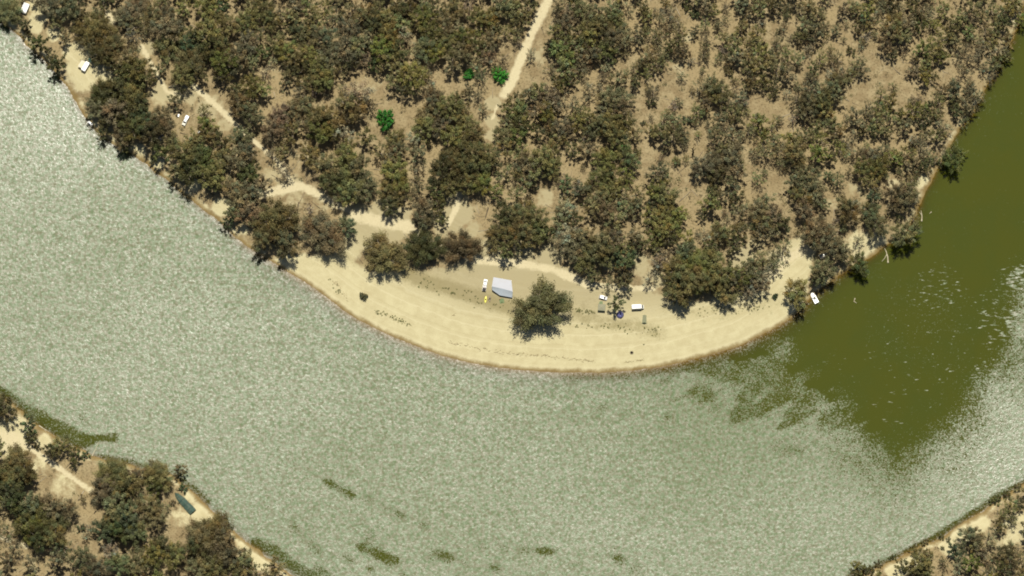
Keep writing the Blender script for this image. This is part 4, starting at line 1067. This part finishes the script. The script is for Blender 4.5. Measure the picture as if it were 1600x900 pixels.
def marquee():
    c = P(785, 450, 2.0); z = ground_z(*c)
    root = empty('marquee', (c[0], c[1], z))
    def loc(px, py, h):
        x, y = P(px, py, z + h); return (x - c[0], y - c[1], h)
    N = [loc(771, 433, 1.75), loc(785, 435.5, 1.80), loc(799, 438, 1.75)]
    R = [loc(768.5, 447.5, 2.75), loc(785, 451, 2.62), loc(801, 455.5, 2.75)]
    Sx = [loc(769, 453, 1.95), loc(781, 461.5, 1.45), loc(800.5, 465, 1.45)]
    def panel(a, b, name, mat):
        mb = MB(); rows = []
        for t in np.linspace(0, 1, 6):
            row = []
            for u in np.linspace(0, 1, 9):
                k = u * 2
                i = min(int(k), 1); f = k - i
                p = Vector(a[i]).lerp(Vector(a[i + 1]), f).lerp(Vector(b[i]).lerp(Vector(b[i + 1]), f), t)
                p.z -= .16 * math.sin(math.pi * t) * (0.6 + .4 * math.sin(9 * u))
                row.append(tuple(p))
            rows.append(row)
        v = [p for r_ in rows for p in r_]; v += [(p[0], p[1], p[2] - .02) for p in v]
        n = len(rows) * 9; f = []
        for i in range(5):
            for j in range(8):
                q = i * 9 + j
                f.append((q, q + 1, q + 10, q + 9)); f.append((q + n + 9, q + n + 10, q + n + 1, q + n))
        o = MB().add(v, f).build(name, mat, root)
        for p in o.data.polygons: p.use_smooth = True
        return o
    panel(N, R, 'roof_panel', SILVER)
    panel(R, Sx, 'roof_panel', paint('silver_tarp_shaded', (.34, .38, .41), .6, dirt=.1, scale=.5))  # same silver cloth; slope facing away from the sun painted darker and bluer
    for p in N + R + Sx:
        MB().tube([(p[0], p[1], -.1), (p[0], p[1], p[2] - .03)], .035, 6).build('pole', STEEL, root)
    for p, q in ((R[0], R[1]), (R[1], R[2])): MB().tube([tuple(Vector(p) - Vector((0, 0, .05))), tuple(Vector(q) - Vector((0, 0, .05)))], .03, 5).build('ridge_pole', STEEL, root)
    tag(root, 'large silver marquee, shade painted on its lower slope, left of the lone beach tree', 'marquee')
marquee()
r = at(784, 470, .2, 'ground_mat')
MB().box((0, 0, .03), (2.3, 2.6, .05)).build('mat', MATG, r, .01); MB().box((-.7, 1.1, .12), (.5, .35, .18)).build('cushion', paint('red_cushion', (.40, .12, .09), .8), r, .03)
tag(r, 'faded green ground mat with a red cushion below the silver marquee', 'mat')
r = at(942.5, 465.5, ang(937, 464, 948, 467), 'parked_car'); wagon(r, 4.3, 2.0)
tag(r, 'small white wagon with dark bonnet left of the dark tree', 'car')

def gazebo(px, py, rz, L, W, top, edge, lab):
    r = at(px, py, rz, 'gazebo')
    a, b = L / 2, W / 2
    v = [(-a, -b, 2.0), (a, -b, 2.0), (a, b, 2.0), (-a, b, 2.0), (0, 0, 2.5)]
    v += [(p[0], p[1], p[2] - .03) for p in v]
    MB().add(v, [(0, 1, 4), (1, 2, 4), (2, 3, 4), (3, 0, 4), (6, 5, 9), (7, 6, 9), (8, 7, 9), (5, 8, 9)]).build('roof', top, r)
    for sx, sy, lx, ly in ((0, -1, L, .04), (0, 1, L, .04), (-1, 0, .04, W), (1, 0, .04, W)):
        MB().box((sx * (a + .03), sy * (b + .03), 1.86), (lx, ly, .30)).build('valance', edge, r)
    MB().box((0, -b - .06, 1.0), (L * .9, .03, 1.45)).build('side_wall', edge, r)
    for sx in (-1, 1):
        for sy in (-1, 1): MB().tube([(sx * (a - .08), sy * (b - .08), 0), (sx * (a - .08), sy * (b - .08), 1.98)], .03, 6).build('leg', STEEL, r)
    tag(r, lab, 'gazebo')
gazebo(940, 481.5, -.08, 3.7, 3.4, GREYG, DGREEN, 'grey canvas gazebo with dark green front wall below the small white wagon')
r = at(939, 474, 0, 'ground_mat'); MB().box((0, 0, .03), (1.8, 2.2, .05)).build('mat', MATG, r, .01)
for s in (-.5, .5): MB().box((s, 0, .065), (.12, 2.1, .02)).build('stripe', PGREEN, r)
tag(r, 'green striped ground mat between the small white wagon and the grey gazebo', 'mat')

def dome_tent(px, py, rz, D, H, col, skirt, lab):
    r = at(px, py, rz, 'dome_tent'); secs = []
    for t in np.linspace(0, .94, 7):
        k = math.cos(t * math.pi / 2) ** .8; z = .35 + (H - .35) * math.sin(t * math.pi / 2)
        secs.append([(D / 2 * k * math.cos(a) * (1 + .06 * math.cos(4 * a)), D / 2 * k * math.sin(a) * (1 + .06 * math.cos(4 * a)), z) for a in np.linspace(0, 2 * math.pi, 16, endpoint=False)])
    MB().loft(secs).build('fly', col, r)
    MB().loft([[(D * .60 * math.cos(a), D * .60 * math.sin(a), 0) for a in np.linspace(0, 2 * math.pi, 16, endpoint=False)], [(D * .505 * math.cos(a), D * .505 * math.sin(a), .42) for a in np.linspace(0, 2 * math.pi, 16, endpoint=False)]]).build('skirt', skirt, r)
    for k in range(2):
        pts = [(D * .515 * math.cos(u) * math.cos(k * 1.57 + .78), D * .515 * math.cos(u) * math.sin(k * 1.57 + .78), .4 + (H - .32) * math.sin(u)) for u in np.linspace(.05, math.pi - .05, 12)]
        MB().tube(pts, .03, 5).build('pole', DARK, r)
    MB().box((0, -D * .54, .5), (.8, .06, .8), top=.6).build('door', DARK, r)
    tag(r, lab, 'tent')
dome_tent(968.8, 492, .3, 3.3, 1.7, PERI, BLUE, 'blue dome tent on the sand at the foot of the dark tree')
r = at(996.5, 480.5, ang(987, 481, 1006, 480), 'motorhome'); motorhome(r)
tag(r, 'white motorhome with cream cab right of the blue tent', 'motorhome')
r = at(1007, 498.5, ang(1007, 505, 1007.6, 492), 'tent')
MB().loft([[(-2.1, -1.15, 0), (-2.1, 0, 1.45), (-2.1, 1.15, 0)], [(2.0, -1.0, 0), (2.0, 0, 1.3), (2.0, 1.0, 0)]]).build('canopy', PGREEN, r)
MB().loft([[(-2.5, -1.2, 0), (-2.5, 0, .9), (-2.5, 1.2, 0)], [(-2.11, -1.2, 0), (-2.11, 0, 1.46), (-2.11, 1.2, 0)]]).build('porch', DGREEN, r)
tag(r, 'small pale green tent with dark porch below right of the motorhome', 'tent')
r = at(987, 551, 0, 'campfire_ring')
for k in range(9):
    a = k * 6.283 / 9
    s = MB().box((.85 * math.cos(a), .85 * math.sin(a), .14), (.42, .34, .34), a + .3 * math.sin(k * 5), .7).build('stone', STONE, r, .05)
MB().loft([[(.7 * math.cos(a), .7 * math.sin(a), .02) for a in np.linspace(0, 6.283, 10, endpoint=False)], [(.35 * math.cos(a), .35 * math.sin(a), .12) for a in np.linspace(0, 6.283, 10, endpoint=False)]]).build('ash', CHAR_SHADE, r)
for k in range(3): MB().tube([(.6 * math.cos(k * 2.1), .6 * math.sin(k * 2.1), .16), (-.5 * math.cos(k * 2.1 + .3), -.5 * math.sin(k * 2.1 + .3), .26)], .07, 6).build('log', CHAR_SHADE, r)
tag(r, 'dark campfire ring of stones on the open sand near the water', 'campfire')

# --- right bank
x, y = P(1272.3, 466); r = empty('motor_boat', (x, y, -.12), ang(1276.5, 474, 1268, 458))
boat_hull(MB(), 5.9, 2.35, .95).build('hull', WHITE, r)
MB().loft([[(p[0], p[1] * .86, 1.02 + .03 * k) for p in ((-2.7, -1.1), (1.2, -1.1), (1.9, -.8), (2.6, 0), (1.9, .8), (1.2, 1.1), (-2.7, 1.1))] for k in (0, 1)]).build('deck', ALU, r)
MB().body([(1.9, .62, 1.05, 1.25), (.9, .92, 1.05, 1.62), (.35, .98, 1.05, 1.68)], .1).build('cabin', paint('cream_white_gel', (.78, .75, .62), .3, dirt=.05), r)
MB().loft([[(.33, -.85, 1.15), (.33, .85, 1.15), (.38, .85, 1.15), (.38, -.85, 1.15)], [(.08, -.8, 1.95), (.08, .8, 1.95), (.12, .8, 1.95), (.12, -.8, 1.95)]]).build('windscreen', GLASS, r)
MB().box((-.55, 0, 1.12), (1.0, 1.25, .12)).build('cockpit_floor', paint('grey_deck', (.2, .22, .2), .7), r)
for s in (-.45, .45): MB().box((-.75, s, 1.32), (.5, .5, .3), top=.85).build('seat', DARK, r, .04)
o = MB().box((-3.05, 0, .85), (.45, .42, .75), top=.8).build('outboard_motor', DARK, r, .05)
MB().box((-3.1, 0, .1), (.2, .12, .9)).build('leg', DARK, o)
tag(r, 'white motor boat moored nose-in at the right end of the beach', 'boat')
r = at(1286, 400, ang(1281, 403, 1291, 397), 'caravan'); caravan(r, 4.3, 2.5, 2.6, BEIGE)
tag(r, 'pale beige caravan half hidden under trees above the right end of the beach', 'caravan', 'caravans')

# --- lower left bank: long boat under a green cover
r = at(287.5, 785.5, ang(303, 802, 272, 769), 'covered_boat')
secs = []
for t in np.linspace(0, 1, 15):
    xx = -6.9 + 13.8 * t
    k = 1.0 if t < .5 else max(.10, 1 - ((t - .5) / .5) ** 1.7 * .92)
    w = 2.05 * k * (1 + .05 * math.sin(11 * t)); hh = (1.55 - .35 * t) * (.8 + .2 * k) + .12 * math.sin(17 * t)
    secs.append([(xx, -w, .15), (xx, -w * .93, hh * .62), (xx, -w * .45, hh * .92), (xx, .05, hh * 1.12), (xx, w * .45, hh * .92), (xx, w * .93, hh * .62), (xx, w, .15)])
MB().loft(secs).build('cover', TEAL, r)
hb = MB(); boat_hull(hb, 13.4, 3.7, .5, .5); hb.build('hull', DGREEN, r)
for t in (-4.5, -1.5, 1.5): MB().tube([(t, -2.0, .9), (t, -.9, 1.45), (t, 0, 1.72), (t, .9, 1.45), (t, 2.0, .9)], .05, 5).build('strap', DARK, r)
tag(r, 'long dark teal covered boat hauled out on the lower left bank', 'boat')

# --- dead wood
def log(pts, rad, lab, name='fallen_log', mat=DEAD, z=None, branches=(), grp='fallen logs', cat='log'):
    w = []
    for i, (px, py) in enumerate(pts):
        x, y = P(px, py); g = ground_z(x, y)
        zz = (max(g, -.05) + rad * .6) if z is None else z[i]
        w.append((x, y, zz))
    o = Vector(w[0]); root = empty(name, tuple(o))
    loc = [tuple(Vector(p) - o) for p in w]
    n = len(loc); MB().tube(loc, [rad * (1 - .65 * i / (n - 1)) for i in range(n)], 8).build('stem', mat, root)
    for bpts, br in branches:
        bl = []
        for px, py in bpts:
            x, y = P(px, py); bl.append((x - o.x, y - o.y, max(ground_z(x, y), -.05) + br - o.z + .05))
        MB().tube(bl, [br * (1 - .6 * i / (len(bl) - 1)) for i in range(len(bl))], 6).build('branch', mat, root)
    tag(root, lab, cat, grp)
log([(1387.5, 411), (1387, 402), (1384.5, 393), (1382, 388)], .42, 'forked bleached log lying in the water off the right bank', branches=[([(1385.5, 398), (1382, 404), (1377.5, 409)], .22)])
log([(1440, 346), (1440.5, 338), (1439, 329)], .40, 'bleached log along the waterline on the right bank', branches=[([(1440, 336), (1436, 331)], .18)])
log([(1455.5, 331), (1452, 334)], .30, 'short pale snag in the water just off the right bank')
log([(1336, 466), (1334, 472)], .35, 'pale snag barely breaking the water right of the moored boat', branches=[([(1334.5, 471), (1339, 474)], .2)])
log([(144, 713), (149, 703), (155, 690)], .30, 'slender bleached log jutting into the water from the lower left bank', branches=[([(149, 703), (156, 704)], .12)])
log([(61, 665), (68, 670), (77, 675)], .36, 'short bleached log at the water by the round sandy clearing', branches=[([(70, 671), (72, 677)], .14)])
log([(362.5, 262), (360, 272), (357.5, 284)], .34, 'pale fallen trunk between bank trees below the short diagonal track')
log([(271, 236), (267, 250), (261.5, 266)], .32, 'pale fallen trunk on the bank below the ute')
log([(1546, 106), (1549, 100)], .25, 'small white snag in the water near the top right bank')
log([(40, 848), (60, 836), (52, 828)], .25, 'pale fallen branch at the end of the lower left track')
log([(1495, 181), (1503, 172)], .25, 'pale fallen branch on the right bank among the trees')
# dead trunk still standing, with side limbs; its shadow's black is painted on
x, y = P(1082, 243); g = ground_z(x, y)
r = empty('dead_tree', (x, y, g))
MB().tube([(0, 0, -.3), (.2, .2, 3.5), (-.2, .9, 7.5), (.3, 1.3, 11)], [.55, .42, .28, .08], 8).build('trunk', CHAR_SHADE, r)
for p in ([(.0, .5, 5.2), (1.2, 1.0, 7.0), (1.6, 1.2, 8.6)], [(-.1, .8, 7.0), (-1.3, 1.3, 8.6)], [(.2, .3, 4.0), (-.9, .2, 5.4), (-1.2, .6, 6.6)]):
    MB().tube(p, [.2, .12, .05][:len(p)], 6).build('limb', CHAR_SHADE, r)
tag(r, 'dead trunk painted shadow-black, standing in the open glade right of centre', 'dead tree')

# flood wrack: a line of small sticks and bark left on the sand, too many to count
def wrack():
    mb = MB(); r_ = random.Random(5)
    lines = [[(775, 550), (810, 554), (850, 556), (880, 560), (930, 565)], [(975, 566), (1008, 563)], [(700, 535), (740, 543), (770, 548)], [(515, 438), (525, 442), (545, 470)], [(1010, 452), (1016, 445)], [(1095, 498), (1105, 495)], [(705, 494), (712, 493)]]
    for ln in lines:
        for (x0, y0), (x1, y1) in zip(ln, ln[1:]):
            n = int(math.hypot(x1 - x0, y1 - y0) * .55)
            for _ in range(n):
                t = r_.random(); px = x0 + (x1 - x0) * t + r_.gauss(0, 1.5); py = y0 + (y1 - y0) * t + r_.gauss(0, 1.3)
                x, y = P(px, py); z = ground_z(x, y); a = r_.gauss(ang(x0, y0, x1, y1), .5); l = r_.uniform(.2, .8)
                mb.tube([(x - l * math.cos(a), y - l * math.sin(a), z + .05), (x, y, z + .12), (x + l * math.cos(a), y + l * math.sin(a), z + .04)], [.06, .09, .05], 4)
    o = mb.build('flood_wrack', bark_material('wrack', (.20, .155, .085), (.32, .25, .14)))
    tag(o, 'thin line of sticks and bark washed up along the beach', 'driftwood', None, 'stuff')
wrack()
